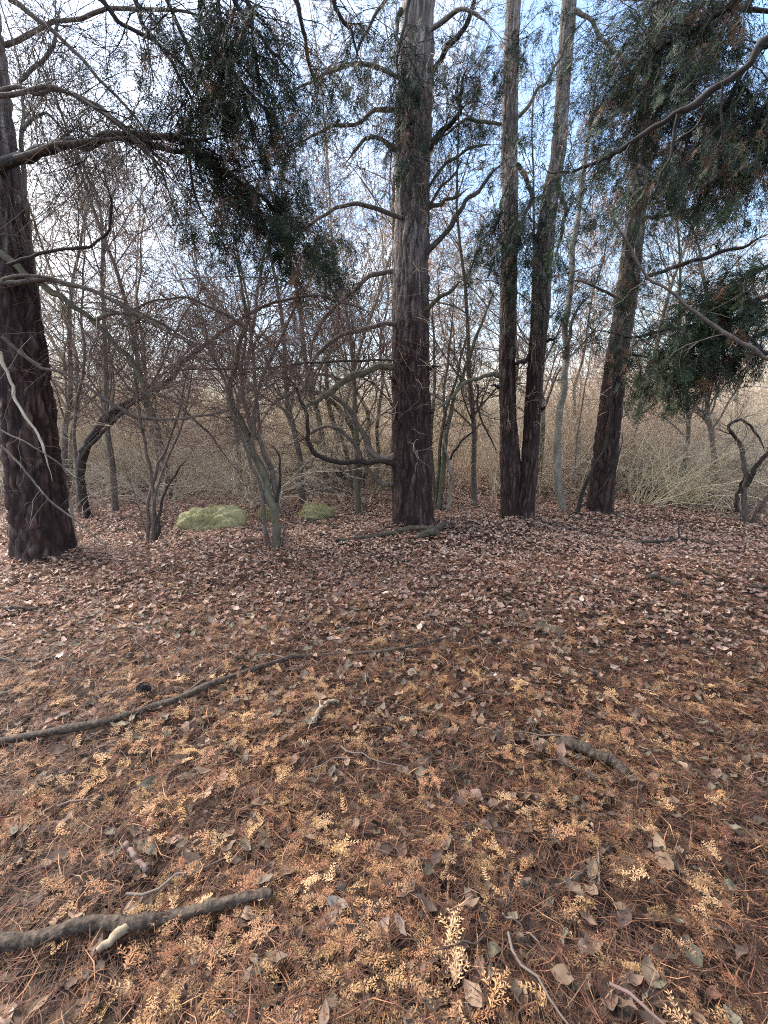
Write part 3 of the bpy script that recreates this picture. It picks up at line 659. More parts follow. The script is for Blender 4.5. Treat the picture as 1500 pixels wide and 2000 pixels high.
# ---- cedar behind the camera whose boughs hang in from above
g = np.array([-1.6, -1.4, float(H(-1.6, -1.4))])
KP = Thing('cedar_tree', 'dark cedar boughs hanging down from above the upper left', 'tree', g)
rw = np.array([[-1.6, -1.4, -0.1, 0.28], [-1.6, -1.4, 1.0, 0.25], [-1.6, -1.35, 4, 0.2], [-1.6, -1.3, 7, 0.14], [-1.6, -1.3, 10, 0.05]])
V, F, at, axK = bark_tube(rw, 47, nu=60, dz=0.04); KP.part('trunk', V, F, M['bark'], attrs=at)
for rws, Y, ye, nt_, tl, sp_ in (([(440, -40), (470, 20), (520, 90), (560, 130), (590, 165)], 3.6, 3.7, 26, 0.30, 9), ([(420, -60), (430, 20), (440, 90), (430, 190)], 3.9, 3.9, 50, 0.40, 13),
                       ([(480, -60), (490, 40), (500, 120), (520, 200)], 3.9, 4.0, 46, 0.40, 12), ([(170, -20), (260, 60), (330, 100), (380, 150)], 4.0, 4.0, 30, 0.40, 8), ([(250, -30), (290, 60), (330, 110), (370, 180), (400, 240)], 4.2, 4.2, 34, 0.38, 9), ([(560, -50), (590, 40), (600, 120), (640, 200)], 4.4, 4.6, 30, 0.4, 7),
                       ([(640, -50), (660, 30), (690, 80), (700, 140)], 4.6, 4.8, 26, 0.4, 7), ([(380, -40), (400, 60), (470, 160), (540, 240), (580, 330)], 4.3, 4.5, 44, 0.45, 9), ([(300, -40), (350, 60), (400, 170), (450, 260)], 4.5, 4.6, 36, 0.45, 8)):
    a = P(*rws[0], Y); b = np.array([-1.6, -1.3, 6.2]); c = spline(np.array([b, (a + b) / 2 + [0, 0, 0.5], a]), 14)
    KP.part('branch', *limb_mesh(c, np.linspace(0.05, 0.02, 14)), M['dark'])
    bough(KP, rws, Y, (5, 2), Yend=ye, n_twig=nt_, tlen=tl, sprays=sp_, t=(0.05, 1), dead=0.12)

def shade_bough(T, tip, z0, n_twig=26, tl=0.7, sp_=5, root=(-1.6, -1.3)):  # unseen cedar boughs above the frame, added to shade the foreground
    b = np.array([*root, z0]); t = np.array(tip, float); c = spline(np.array([b, (b + t) / 2 + [0, 0, 0.35], t]), 18); r = np.linspace(0.05, 0.008, 18)
    o = T.part('branch', *limb_mesh(c, r), M['dark'])
    p0, D, Ln, R0 = sprout(c[None], r[None], n_twig, t=(0.3, 1.0), ang=(40, 80), Lp=np.array([1.0]))
    tw, tr = grow(p0, D, tl * rng.uniform(0.5, 1.2, n_twig), np.full(n_twig, 0.005), 6, 0.2, (0, 0, -0.15)); T.part('twigs', *tubes(tw, tr, 3), M['dark'], o)
    V1, F1, c1 = foliage_along(tw, sp_, dead=0.1, scale=(1.2, 2.0)); T.part('foliage', V1, F1, M['foliage'], o, col=c1, smooth=False)
for tip, z0 in (((-2.6, 1.6, 4.5), 4.8), ((-0.9, 2.0, 4.6), 5.0), ((0.4, 1.7, 4.4), 4.7), ((1.6, 0.9, 4.3), 4.8), ((-3.6, 0.6, 4.5), 5.0), ((2.4, -0.2, 4.6), 5.2), ((-2.0, 2.4, 5.4), 5.8), ((0.9, 2.2, 5.5), 6.0)):
    shade_bough(KP, tip, z0)

# ------------------------------------------------------------------ understory shrubs and small trees
def shrub(name, label, cat, base_px, stems, tw_mat='red', group=None, suckers=0, smat='grey'):
    b = G(*base_px); T = Thing(name, label, cat, b, group)
    for st in stems:
        rows, Y, hw, ye, k = st; k = dict(k); k.setdefault('mat_', smat); cr_ = bare(T, rows, Y, hw, Yend=ye, name='stem', tw_mat=tw_mat, **k)
        if k.get('n_twig', 0) > 18: whips(T, *cr_, 20, 1.6, tw_mat)
    if suckers:
        n = suckers; th = rng.uniform(0, 6.28, n); d = np.stack([np.cos(th) * 0.35, np.sin(th) * 0.35, np.ones(n)], 1)
        p = b + np.stack([np.cos(th), np.sin(th), np.zeros(n)], 1) * rng.uniform(0.02, 0.14, (n, 1)) + [0, 0, -0.03]
        tw, tr = grow(p, d, rng.uniform(0.15, 0.8, n), rng.uniform(0.002, 0.005, n), 6, 0.16, (0, 0, 0), 0.4)
        T.part('suckers', *tubes(tw, tr, 3), M[tw_mat])
    return T
by = lambda px, py: G(px, py)[1]
yF = by(535, 1072)
shrub('small_tree', 'crooked twisted small tree growing in front of the mossy rocks', 'tree', (537, 1072), [
    ([(540, 1080), (537, 1000), (512, 930), (490, 870), (470, 820), (452, 790), (455, 740), (470, 680), (480, 620), (470, 540), (430, 440)], yF, (11.5, 4), yF + 0.3, dict(n_twig=46, sub=7, sub2=2, tlen=0.75, t=(0.35, 1), mat_='green')),
    ([(545, 1075), (542, 1000), (530, 930), (512, 875), (495, 840), (480, 800), (472, 740), (478, 650), (500, 540)], yF + 0.05, (7.5, 3), yF + 0.1, dict(n_twig=36, sub=7, sub2=2, tlen=0.7, t=(0.4, 1))),
    ([(530, 1075), (514, 1000), (505, 950), (485, 890), (470, 850), (455, 810), (440, 760), (400, 640), (380, 520)], yF + 0.1, (5, 2.5), yF - 0.4, dict(n_twig=36, sub=7, sub2=2, tlen=0.7, t=(0.4, 1))),
    ([(540, 980), (548, 920), (540, 880), (515, 862)], yF, (4, 2), yF - 0.1, dict(n_twig=4, sub=3, mat_='dark')),
    ([(490, 870), (500, 800), (520, 730), (560, 640), (600, 560), (640, 460)], yF, (5, 2.5), yF + 0.5, dict(n_twig=30, sub=7, sub2=2, tlen=0.7, t=(0.2, 1))),
    ([(480, 640), (420, 600), (350, 580), (270, 600), (200, 650)], yF + 0.2, (4, 2), yF - 0.3, dict(n_twig=36, sub=7, sub2=2, tlen=0.7, t=(0.1, 1))),
    ([(475, 620), (540, 590), (620, 580), (700, 600), (750, 640)], yF + 0.2, (4, 2), yF + 0.5, dict(n_twig=30, sub=7, sub2=2, tlen=0.7, t=(0.1, 1))),
], 'red', suckers=60)
yE = by(292, 1062)
shrub('multi_stem_shrub', 'thin several-stemmed shrub between the left pine and the largest mossy rock', 'shrub', (295, 1062), [
    ([(290, 1068), (290, 980), (300, 930), (325, 870), (345, 810), (365, 740), (385, 660)], yE, (4.5, 2), yE + 0.3, dict(n_twig=26, sub=6, sub2=2, t=(0.45, 1))),
    ([(300, 1066), (298, 960), (285, 880), (272, 800), (262, 700), (250, 600)], yE + 0.05, (5, 2), yE - 0.2, dict(n_twig=26, sub=6, sub2=2, t=(0.45, 1))),
    ([(304, 1066), (318, 970), (345, 920), (365, 900), (375, 880)], yE, (4, 2), yE + 0.3, dict(n_twig=8, sub=4, mat_='dark')),
    ([(296, 1066), (310, 950), (360, 820), (372, 730), (370, 640)], yE, (3, 2), yE, dict(n_twig=20, sub=6, sub2=2, t=(0.4, 1))),
    ([(290, 1050), (270, 990), (250, 930), (240, 890)], yE, (2, 1), yE - 0.2, dict(n_twig=6, sub=2)),
], 'red', suckers=40)
yD = by(172, 1015)
shrub('small_tree', 'dark bowed small tree arching rightward from behind the left pine', 'tree', (172, 1015), [
    ([(168, 1025), (158, 930), (165, 870), (200, 820), (240, 790), (290, 768), (330, 740), (385, 685), (470, 622), (520, 600), (600, 590)], yD, (11, 3), yD + 0.2, dict(n_twig=46, sub=7, sub2=2, tlen=0.8, t=(0.25, 1), mat_='dark')),
    ([(180, 1020), (150, 940), (170, 880), (215, 830), (250, 800), (290, 770), (345, 790), (400, 840), (440, 890), (475, 925)], yD + 0.1, (5, 3), yD - 0.3, dict(n_twig=12, sub=4, mat_='dark')),
    ([(160, 1020), (150, 900), (150, 800), (165, 700), (160, 600), (165, 500), (170, 380)], yD + 0.15, (4, 2.5), yD, dict(n_twig=40, sub=7, sub2=2, tlen=0.8, t=(0.3, 1))),
    ([(150, 880), (220, 810), (300, 740), (345, 640), (400, 560), (460, 500)], yD, (4, 2), yD + 0.5, dict(n_twig=30, sub=6, sub2=2, t=(0.3, 1))),
], 'red', suckers=70)
# pale stem beside the left pine
yq = 5.6
shrub('small_tree', 'pale smooth-barked stem rising past the thick left limb of the leaning pine', 'tree', (150, 1060), [
    ([(150, 1068), (120, 900), (90, 700), (60, 500), (40, 330), (45, 240), (40, 150), (20, 60), (0, 0)], yq, (4, 7), 5.0, dict(n_twig=40, sub=7, sub2=2, tlen=0.9, t=(0.4, 1), mat_='smooth')),
    ([(45, 250), (90, 220), (130, 260), (190, 380), (230, 420)], 5.1, (4, 2), 5.4, dict(n_twig=20, sub=6, sub2=2)),
    ([(42, 160), (100, 100), (120, 0)], 5.0, (5, 3), 5.2, dict(n_twig=24, sub=6, sub2=2)),
], 'brown')
yS = by(1095, 1000)
shrub('sapling', 'pale crooked sapling between the twin pine and the right-leaning pine', 'tree', (1097, 1000), [
    ([(1100, 1006), (1092, 960), (1088, 900), (1090, 820), (1094, 790), (1105, 730), (1102, 640), (1112, 580), (1120, 480), (1135, 380), (1150, 250), (1170, 120), (1190, 0)], yS, (10, 4), yS + 0.3, dict(n_twig=40, sub=6, sub2=2, tlen=0.9, t=(0.5, 1), mat_='smooth')),
    ([(1106, 700), (1115, 640), (1130, 600), (1160, 560)], yS, (5, 3), yS + 0.2, dict(n_twig=12, sub=5, sub2=1)),
], 'brown')
yB = by(690, 955)
shrub('bowed_tree', 'low bowed tree looping its bent stems left of the middle pine', 'tree', (700, 955), [
    ([(702, 962), (698, 880), (670, 810), (620, 768), (560, 770), (515, 815), (500, 870)], yB, (8, 4), yB - 0.3, dict(n_twig=22, sub=6, sub2=1, tlen=0.6, mat_='grey')),
    ([(695, 962), (672, 880), (640, 790), (640, 700), (670, 630), (720, 590)], yB, (7, 4), yB + 0.2, dict(n_twig=26, sub=6, sub2=1, tlen=0.7, mat_='green')),
    ([(706, 962), (722, 880), (715, 800), (680, 750), (620, 730), (560, 745), (530, 790)], yB + 0.2, (6, 3), yB, dict(n_twig=22, sub=6, sub2=1, tlen=0.6, mat_='grey')),
    ([(700, 958), (660, 925), (600, 915), (545, 925), (500, 918)], yB, (6, 2.5), yB - 0.1, dict(n_twig=18, sub=5, sub2=1, tlen=0.5, mat_='dark')),
    ([(690, 960), (640, 880), (585, 850), (560, 800), (570, 730), (610, 670)], yB + 0.1, (6, 3), yB + 0.4, dict(n_twig=24, sub=6, sub2=1, tlen=0.6, mat_='grey')),
], 'brown', suckers=40)
yK = by(870, 1000)
shrub('multi_stem_shrub', 'leaning stems of a shrub fanning up from behind the middle pine', 'shrub', (862, 998), [
    ([(855, 1004), (870, 860), (890, 780), (920, 690), (950, 610), (975, 540)], yK, (7, 3), yK + 0.5, dict(n_twig=24, sub=6, sub2=1, t=(0.3, 1), mat_='green')),
    ([(850, 1004), (862, 860), (885, 770), (900, 700), (930, 560)], yK + 0.1, (5, 2.5), yK + 0.4, dict(n_twig=24, sub=6, sub2=1, t=(0.3, 1), mat_='green')),
    ([(858, 1004), (868, 850), (868, 740), (880, 640), (890, 500)], yK + 0.05, (4, 2), yK + 0.3, dict(n_twig=24, sub=6, sub2=1, t=(0.3, 1))),
    ([(872, 998), (882, 940), (878, 900), (868, 860), (880, 830)], yK, (4, 2.5), yK, dict(n_twig=6, sub=3, mat_='smooth')),
    ([(878, 900), (905, 860), (930, 838), (955, 820)], yK, (3, 2), yK, dict(n_twig=6, sub=3, mat_='dark')),
    ([(850, 1004), (845, 850), (850, 700), (845, 560)], yK + 0.2, (5, 3), yK + 0.3, dict(n_twig=24, sub=6, sub2=1, t=(0.3, 1), mat_='green')),
], 'brown', suckers=30)
yN = by(1458, 1025)
shrub('small_tree', 'grey forked small tree stump-footed at the right edge', 'tree', (1458, 1025), [
    ([(1458, 1032), (1456, 960), (1455, 900), (1442, 865), (1425, 845), (1400, 838)], yN, (7, 5), yN + 0.2, dict(n_twig=18, sub=5, sub2=1, mat_='grey', t=(0.4, 1))),
    ([(1460, 950), (1480, 905), (1510, 875), (1540, 850)], yN, (6, 4), yN - 0.2, dict(n_twig=10, sub=4, mat_='dark')),
    ([(1448, 870), (1420, 832), (1450, 822), (1480, 850), (1500, 890)], yN + 0.1, (4, 2), yN, dict(n_twig=14, sub=5, sub2=1, mat_='dark')),
    ([(1470, 1030), (1490, 980), (1520, 940)], yN, (6, 4), yN - 0.1, dict(n_twig=14, sub=4)),
    ([(1440, 1000), (1446, 960), (1450, 930)], yN + 0.1, (5, 4), yN, dict(n_twig=0, mat_='dark')),
], 'brown', suckers=60)
# pale arching shrubs at the right, and greyish ones at the left
def arching(label, base, n, reach, h, lean, mat_, group, r=(0.004, 0.010)):
    b = G(*base); T = Thing('arching_shrub', label, 'shrub', b, group)
    th = rng.uniform(0, 2 * math.pi, n); sp = rng.uniform(0.05, 0.9, n)
    d = np.stack([np.cos(th) * sp + lean[0], np.sin(th) * sp + lean[1], np.full(n, 1.0)], 1)
    p = b + np.stack([np.cos(th), np.sin(th), np.zeros(n)], 1) * rng.uniform(0.02, 0.25, (n, 1)) + [0, 0, -0.05]
    n = n; tw, tr = grow(p, d, rng.uniform(0.5, 1.15, n) * h, rng.uniform(*r, n), 10, 0.15, (lean[0] * 0.06, 0, -0.055 * reach), 0.3)
    T.part('stems', *tubes(tw, tr, 4), M[mat_])
    q = sprout(tw, tr, 7, t=(0.2, 0.97), ratio=(0.2, 0.5), rr=0.6); q = (q[0], q[1], q[2], np.maximum(q[3], 0.0025))
    t2, r2 = grow(*q, 5, 0.16, (0, 0, -0.02), 0.4); a = Acc(); a.add(*tubes(t2, r2, 3))
    q = sprout(t2, r2, 2, t=(0.2, 0.97), ratio=(0.3, 0.7), rr=0.7); q = (q[0], q[1], q[2], np.maximum(q[3], 0.002))
    t3, r3 = grow(*q, 4, 0.16, (0, 0, 0), 0.5); a.add(*tubes(t3, r3, 3))
    T.part('twigs', *a.out(), M[mat_]); return T
arching('pale yellowish shrub arching rightward right behind the right-leaning pine', (1255, 990), 34, 1.3, 2.3, (0.55, 0), 'olive', 'arching shrubs', (0.005, 0.012))
arching('pale shrub sprawling in the shade left of the forked grey tree', (1330, 985), 64, 1.5, 2.4, (0.4, 0.0), 'tan', 'arching shrubs', (0.006, 0.014))
arching('pale tangled shrub spilling in front of the right edge thicket', (1430, 990), 60, 1.7, 2.3, (-0.25, 0.0), 'pale', 'arching shrubs', (0.006, 0.015))
arching('greyish sprawling shrub far left behind the bowed dark tree', (260, 965), 56, 1.6, 2.6, (0.1, 0.1), 'pale', 'arching shrubs')
arching('tan sprawling shrub low behind the loop of the middle pine limb', (650, 950), 54, 1.5, 2.6, (-0.1, 0.1), 'tan', 'arching shrubs')
arching('pale sprawling shrub close behind the twisted small tree', (450, 955), 54, 1.6, 2.6, (0.1, 0.1), 'pale', 'arching shrubs')
arching('olive shrub in the gap between middle pine and twin pine', (880, 925), 30, 1.0, 2.8, (0.1, 0.3), 'olive', 'arching shrubs')
arching('tan shrub behind the pale crooked sapling', (1100, 945), 36, 1.0, 2.8, (0.1, 0.2), 'tan', 'arching shrubs')

# ------------------------------------------------------------------ thicket (one mass) and far bare trees
def clump(seed_mat, n=95, h=(1.6, 3.6), rad=1.4):
    r = np.sqrt(rng.random(n)) * rad; th = rng.uniform(0, 6.28, n)
    p = np.stack([r * np.cos(th), r * np.sin(th), np.full(n, -0.1)], 1)
    d = np.stack([np.cos(th) * r * 0.25 + rng.normal(0, 0.18, n), np.sin(th) * r * 0.25 + rng.normal(0, 0.18, n), np.ones(n)], 1)
    tw, tr = grow(p, d, rng.uniform(*h, n), rng.uniform(0.0035, 0.012, n), 8, 0.2, (0, 0, -0.035), 0.3)
    a = Acc(); a.add(*tubes(tw, tr, 3))
    q = sprout(tw, tr, 6, t=(0.12, 0.98), ang=(25, 80), ratio=(0.12, 0.5), rr=0.6); q = (q[0], q[1], q[2], np.maximum(q[3], 0.003))
    t2, r2 = grow(*q, 4, 0.16, (0, 0, 0.03), 0.5); a.add(*tubes(t2, r2, 3))
    return mesh('thicket_clump', *a.out(), M[seed_mat])
CL = {k: [clump(k), clump(k, 95, (2.2, 5.2), 1.6)] for k in ('tan', 'rose', 'olive', 'brown')}
thicket = bpy.data.objects.new('thicket', None); C.objects.link(thicket)
tag(thicket, 'dense pale leafless thicket closing off the back of the clearing', 'thicket', kind='stuff')
def tangle(seed_mat, n=46):
    th = rng.uniform(0, 6.28, n); p = np.stack([np.cos(th), np.sin(th), np.zeros(n)], 1) * rng.uniform(0, 0.5, (n, 1)) - [0, 0, 0.1]
    d = np.stack([np.cos(th) * 0.6, np.sin(th) * 0.6, np.ones(n)], 1)
    tw, tr = grow(p, d, rng.uniform(2.0, 5.0, n), rng.uniform(0.005, 0.014, n), 11, 0.2, (0, 0, -0.09), 0.25); a = Acc(); a.add(*tubes(tw, tr, 4))
    for m in (9, 5):
        q = sprout(tw, tr, m, t=(0.15, 0.98), ang=(25, 80), ratio=(0.15, 0.4), rr=0.6); q = (q[0], q[1], q[2], np.maximum(q[3], 0.0022))
        tw, tr = grow(*q, 5, 0.24, (0, 0, -0.03), 0.4); a.add(*tubes(tw, tr, 3))
    return mesh('tangle_clump', *a.out(), M[seed_mat])
TG = [tangle(k) for k in ('brown', 'tan', 'pale')]
def put_tangle(x, y, s):
    o = ob('clump', random.choice(TG), thicket, (x, y, float(H(x, y)))); o.rotation_euler = (0, 0, random.uniform(0, 6.28)); o.scale = (s, s, s * random.uniform(0.85, 1.1))
for k in range(26):
    u = random.choice([random.uniform(-0.95, 0.05), random.uniform(-0.95, 0.05), random.uniform(0.5, 0.95), random.uniform(0.27, 0.5)]); yy = random.uniform(8.6, 12.5) if u < 0.25 or u > 0.5 else random.uniform(10, 13); put_tangle(u * yy, yy, random.uniform(0.7, 1.05))
def put_clump(x, y, key, s):
    o = ob('clump', CL[key][int(random.random() < (y - 8.0) / 8)], thicket, (x, y, float(H(x, y)))); o.rotation_euler = (0, 0, random.uniform(0, 6.28)); o.scale = (s, s, s * random.uniform(0.85, 1.15))
cnt = 0
for row_y, step in ((11.5, 1.5), (13.5, 1.6), (16, 1.9), (19, 2.2), (23, 2.8), (28, 3.5)):
    x = -1.15 * row_y
    while x < 1.15 * row_y:
        xx = x + random.uniform(-0.6, 0.6); yy = row_y + random.uniform(-0.9, 0.9); x += step
        u = xx / yy
        if abs(u - 0.20) < 0.075 and yy < 18: continue
        if row_y < 12 and (-0.42 < u < 0.1): continue
        key = random.choices(['tan', 'rose', 'olive', 'brown'], [3, 6, 1, 0.6] if u > 0.42 else ([5, 1.5, 2, 1] if u > -0.25 else [4, 2, 1.2, 1.5]))[0]
        put_clump(xx, yy, key, random.uniform(0.9, 1.3) * (1.0 + max(0, yy - 18) * 0.02))

def bare_tree(h, nl, up, mat_=('grey', 'brown'), rtrunk=0.06, min_r=0.004, dens=(6, 5, 3), bend=0.12):
    K = 14; tp, tr = grow(np.array([[0, 0, -0.2]]), np.array([[rng.normal(0, 0.05), rng.normal(0, 0.05), 1.0]]), np.array([h]), np.array([rtrunk]), K, bend, (0, 0, 0.05), 0.15)
    tv, tf = tubes(tp, tr, 8); a = Acc()
    p, d, l, r = sprout(tp, tr, nl, t=(0.18, 0.97), ang=(25, 60), ratio=(0.2, 0.42), rr=0.45)
    p1, r1 = grow(p, d, l, r, 8, 0.14, (0, 0, up), 0.25); a.add(*tubes(p1, np.maximum(r1, min_r), 4))
    for n, k in zip(dens, (6, 5, 3)):
        q = sprout(p1, r1, n, t=(0.15, 0.97), ang=(25, 60), ratio=(0.3, 0.6), rr=0.6); q = (q[0], q[1], q[2], np.maximum(q[3], min_r))
        p1, r1 = grow(*q, k, 0.18, (0, 0, up * 0.4), 0.5); a.add(*tubes(p1, np.maximum(r1, min_r * 0.8), 3))
    return mesh('bare_trunk', tv, tf, M[mat_[0]]), mesh('bare_crown', *a.out(), M[mat_[1]])
BT = [bare_tree(9.5, 26, 0.05, ('smooth', 'pale')), bare_tree(11, 28, 0.08, ('smooth', 'pale')), bare_tree(8, 24, 0.03, ('green', 'pale'), bend=0.16)]
BT += [BT[1], bare_tree(7, 24, 0.06, ('green', 'rose'), 0.05, bend=0.18)]
NB = [bare_tree(7.0, 30, 0.0, ('grey', 'brown'), 0.06, 0.0024, (7, 5, 3), 0.1), bare_tree(6.0, 30, -0.03, ('green', 'red'), 0.05, 0.0024, (7, 5, 3), 0.13)]
BT += NB
def put_tree(px, Y, k, s, label, group='bare trees behind the thicket'):
    x = (px - 750) / FPX * Y * 1.0; z = float(H(x, Y)); T = bpy.data.objects.new('bare_tree', None); C.objects.link(T)
    T.location = (x, Y, z); T.rotation_euler = (0, 0, random.uniform(0, 6.28)); T.scale = (s, s, s); tag(T, label, 'tree', group)
    ob('trunk', BT[k][0], T); ob('crown', BT[k][1], T)['kind'] = 'stuff'
FARL = 'slender leafless tree among many others in the woods behind the pines'
for px, Y, k, s, lab in ((215, 7.6, 5, 1, 'behind the thin several-stemmed shrub'), (590, 8.6, 5, 1.05, 'behind the smaller mossy rock'), (700, 8.0, 6, 1.1, 'just left of the middle pine'),
                         (930, 8.6, 5, 1, 'in the gap between middle pine and twin pine'), (1330, 9.0, 6, 1.1, 'below the low evergreen boughs at right'), (1400, 8.3, 5, .95, 'beside the forked grey tree at right')):
    put_tree(px, Y, k, s, 'fine-twigged young bare tree ' + lab, 'young bare trees')
for px, Y, k, s in ((330, 9.2, 5, 1.1), (470, 9.8, 6, 1.3), (770, 10.2, 5, 1.2), (1050, 10, 6, 1.3), (120, 8.8, 5, 1.1), (640, 10.4, 5, 1.3), (1220, 10.5, 5, 1.2), (110, 9.5, 2, .9), (230, 11, 0, .9), (330, 10, 4, .95), (520, 9.6, 2, .85), (650, 10.5, 3, .9), (690, 14, 1, 1), (725, 11, 4, 1.1), (880, 12, 4, 1), (960, 11.5, 2, .9), (1150, 11, 4, 1.05), (1130, 17, 3, 1), (1360, 16, 1, .9), (1440, 12.5, 2, .85), (30, 13, 1, .9), (290, 20, 1, 1.1),
                    (470, 22, 1, 1.1), (620, 20, 2, 1.2), (760, 19, 0, 1.1), (850, 22, 1, 1.1), (1010, 21, 0, 1.1), (1220, 22, 1, 1.1), (1400, 24, 0, 1.1), (-60, 18, 0, 1.1), (1560, 15, 0, 1), (-80, 10, 4, 1), (1580, 20, 1, 1.1)):
    put_tree(px, Y, k, s, FARL)

# ------------------------------------------------------------------ mossy rocks
LC0 = np.array([[0.29, 0.17, 0.125], [0.37, 0.235, 0.175], [0.22, 0.13, 0.09], [0.46, 0.31, 0.23]])
def rock(label, base, size, yaw, seed):
    b = G(*base); r = np.random.default_rng(seed)
    nu, nv = 64, 36; u = np.linspace(0, 2 * math.pi, nu, endpoint=False); v = np.linspace(-0.5, math.pi / 2, nv)
    U, Vv = np.meshgrid(u, v); D = np.stack([np.cos(U) * np.cos(Vv), np.sin(U) * np.cos(Vv), np.sin(Vv)], -1)
    n = sum(a * np.sin(D @ r.normal(0, f, 3) + r.uniform(0, 6)) for a, f in ((0.15, 2), (0.14, 3.2), (0.09, 7), (0.05, 13), (0.03, 28)))
    Q = D * (1 + n)[..., None] * np.array(size); Q[..., 2] += 0.10 * size[2] * Q[..., 0] / size[0]
    cy, sy = math.cos(yaw), math.sin(yaw); Q = np.stack([Q[..., 0] * cy - Q[..., 1] * sy, Q[..., 0] * sy + Q[..., 1] * cy, Q[..., 2]], -1)
    Wv = (Q + b).reshape(-1, 3); idx = np.arange(nu * nv).reshape(nv, nu); nx = np.roll(idx, -1, 1)
    F = np.stack([idx[:-1], nx[:-1], nx[1:], idx[1:]], -1).reshape(-1, 4)
    T = Thing('mossy_rock', label, 'rock', b, 'mossy rocks'); T.part('stone', Wv, F, M['stone'])
    k = r.integers(nu * 8, nu * nv, 9000); keep_ = np.sin(Wv[k, 0] * 23 + seed) + np.sin(Wv[k, 1] * 19) + np.sin(Wv[k, 2] * 31 + 2) > -1.1; k = k[keep_]; p = Wv[k] + r.normal(0, 0.016, (len(k), 3)); d = nrm(nrm(Q.reshape(-1, 3)[k]) + r.normal(0, 0.5, p.shape)); ln = r.uniform(0.010, 0.036, len(k))
    s = nrm(np.cross(d, r.normal(0, 1, d.shape))) * 0.0035
    tv = np.stack([p - s, p + s, p + d * ln[:, None]], 1); tf = np.arange(len(k) * 3).reshape(-1, 3)
    col = np.array([[0.38, 0.35, 0.16], [0.45, 0.41, 0.20], [0.54, 0.49, 0.28], [0.28, 0.26, 0.12], [0.36, 0.27, 0.16]])[r.integers(0, 5, len(k))]
    T.part('moss', tv, tf, M['moss'], col=np.repeat(col, 3, 0), smooth=False)
    lk = r.integers(nu * 10, nu * nv, 26); a_ = r.uniform(0, 6.28, 26); lv = np.array([[-.03, 0, .004], [0, -.014, .012], [.03, 0, .002], [0, .014, .010]]); lc = LC0[r.integers(0, 4, 26)]
    LV = Wv[lk][:, None] + [0, 0, .016] + np.stack([lv[:, 0] * np.cos(a_)[:, None] - lv[:, 1] * np.sin(a_)[:, None], lv[:, 0] * np.sin(a_)[:, None] + lv[:, 1] * np.cos(a_)[:, None], np.broadcast_to(lv[:, 2], (26, 4))], -1)
    lo = T.part('leaves', LV, np.arange(104).reshape(26, 4), M['litter'], col=np.repeat(lc, 4, 0), smooth=False); lo['kind'] = 'stuff'
rock('largest mossy green rock, long and low, left of the twisted small tree', (415, 1030), (0.46, 0.30, 0.29), 0.35, 5)
rock('smaller mossy rock right of the twisted small tree', (612, 1012), (0.31, 0.24, 0.20), -0.25, 9)
rock('mossy rock half hidden behind the twisted small tree trunk', (518, 1012), (0.15, 0.16, 0.15), 0.2, 14)

# ------------------------------------------------------------------ sticks, logs and cones lying on the floor
def stick(name, label, cat, px, rad, mat_='dark', group=None, lift=0.6, twigs=(), sides=9, knots=True):
    q = np.array([G(*p) for p in px]); n = max(16, len(px) * 8); c = spline(q, n); r = np.linspace(rad[0], rad[1], n)
    r = r * (1 + 0.05 * sn(n, 7)[:, 0]); c[:, :2] += 0.14 * sn(n, 13, 2) * r[:, None]
    hz = H(c[:, 0], c[:, 1]); hz = np.convolve(np.pad(hz, 6, mode='edge'), np.ones(13) / 13, 'valid'); c[:, 2] = hz + 0.052 + r * lift - 0.014 * np.maximum(0, np.sin(np.linspace(0, 14, n) + q[0, 0]))
    T = Thing(name, label, cat, q[0], group)
    ends = np.vstack([c[:1], c, c[-1:]]); er = np.r_[0.001, r, 0.001]
    m_ = len(ends) * 3; f_ = np.linspace(0, len(ends) - 1, m_); ends2 = np.stack([np.interp(f_, np.arange(len(ends)), ends[:, k]) for k in range(3)], 1); er2 = np.interp(f_, np.arange(len(ends)), er)
    for kn in rng.integers(6, m_ - 6, max(2, m_ // 45)): er2 += er2[kn] * 0.16 * np.exp(-((np.arange(m_) - kn) / 2.2) ** 2)
    er2[2:-2] *= 1 + 0.05 * sn(m_ - 4, 3)[:, 0]
    SV, SF = limb_mesh(ends2, er2, 14); SV = SV.reshape(m_, 14, 3); SV = ends2[:, None] + (SV - ends2[:, None]) * (1 + 0.10 * sn(m_, 9, 14))[..., None] * (1 + rng.normal(0, 0.016, (m_, 14, 1)))
    T.part('shaft', SV.reshape(-1, 3), SF, M[mat_])
    for tw in twigs:
        t, ang, up, ln, rr, m2 = tw; i = int(t * (n - 1)); tan = nrm(c[min(i + 1, n - 1)] - c[i - 1]); s = np.array([-tan[1], tan[0], 0])
        d = nrm(tan * math.cos(ang) + s * math.sin(ang) + np.array([0, 0, up])); p = c[i] + np.linspace(0, 1, 8)[:, None] * d * ln + rng.normal(0, rr * 0.2, (8, 3)) * np.linspace(0, 1, 8)[:, None]
        T.part('side_branch', *limb_mesh(np.vstack([p, p[-1:]]), np.r_[np.linspace(rr, rr * 0.55, 8), 0.0005], 7), M[m2])
    return T
ST = 'fallen sticks'
stick('fallen_branch', 'long thin fallen branch crossing the floor diagonally from the left edge', 'branch', [(-40, 1492), (60, 1462), (150, 1448), (240, 1420), (330, 1392), (420, 1355), (500, 1328), (580, 1304), (680, 1288), (780, 1282), (880, 1262)], (0.020, 0.006), 'wood', ST, 0.9, [(0.33, 0.4, 0.05, 0.35, 0.006, 'grey')])
stick('fallen_branch', 'thick dark fallen branch in the lower left corner with a torn pale stub', 'branch', [(-40, 1884), (80, 1858), (180, 1842), (260, 1838), (340, 1815), (430, 1800), (530, 1782)], (0.021, 0.014), 'wood', ST, 0.7, [(0.52, -2.4, -0.1, 0.085, 0.017, 'bare')])
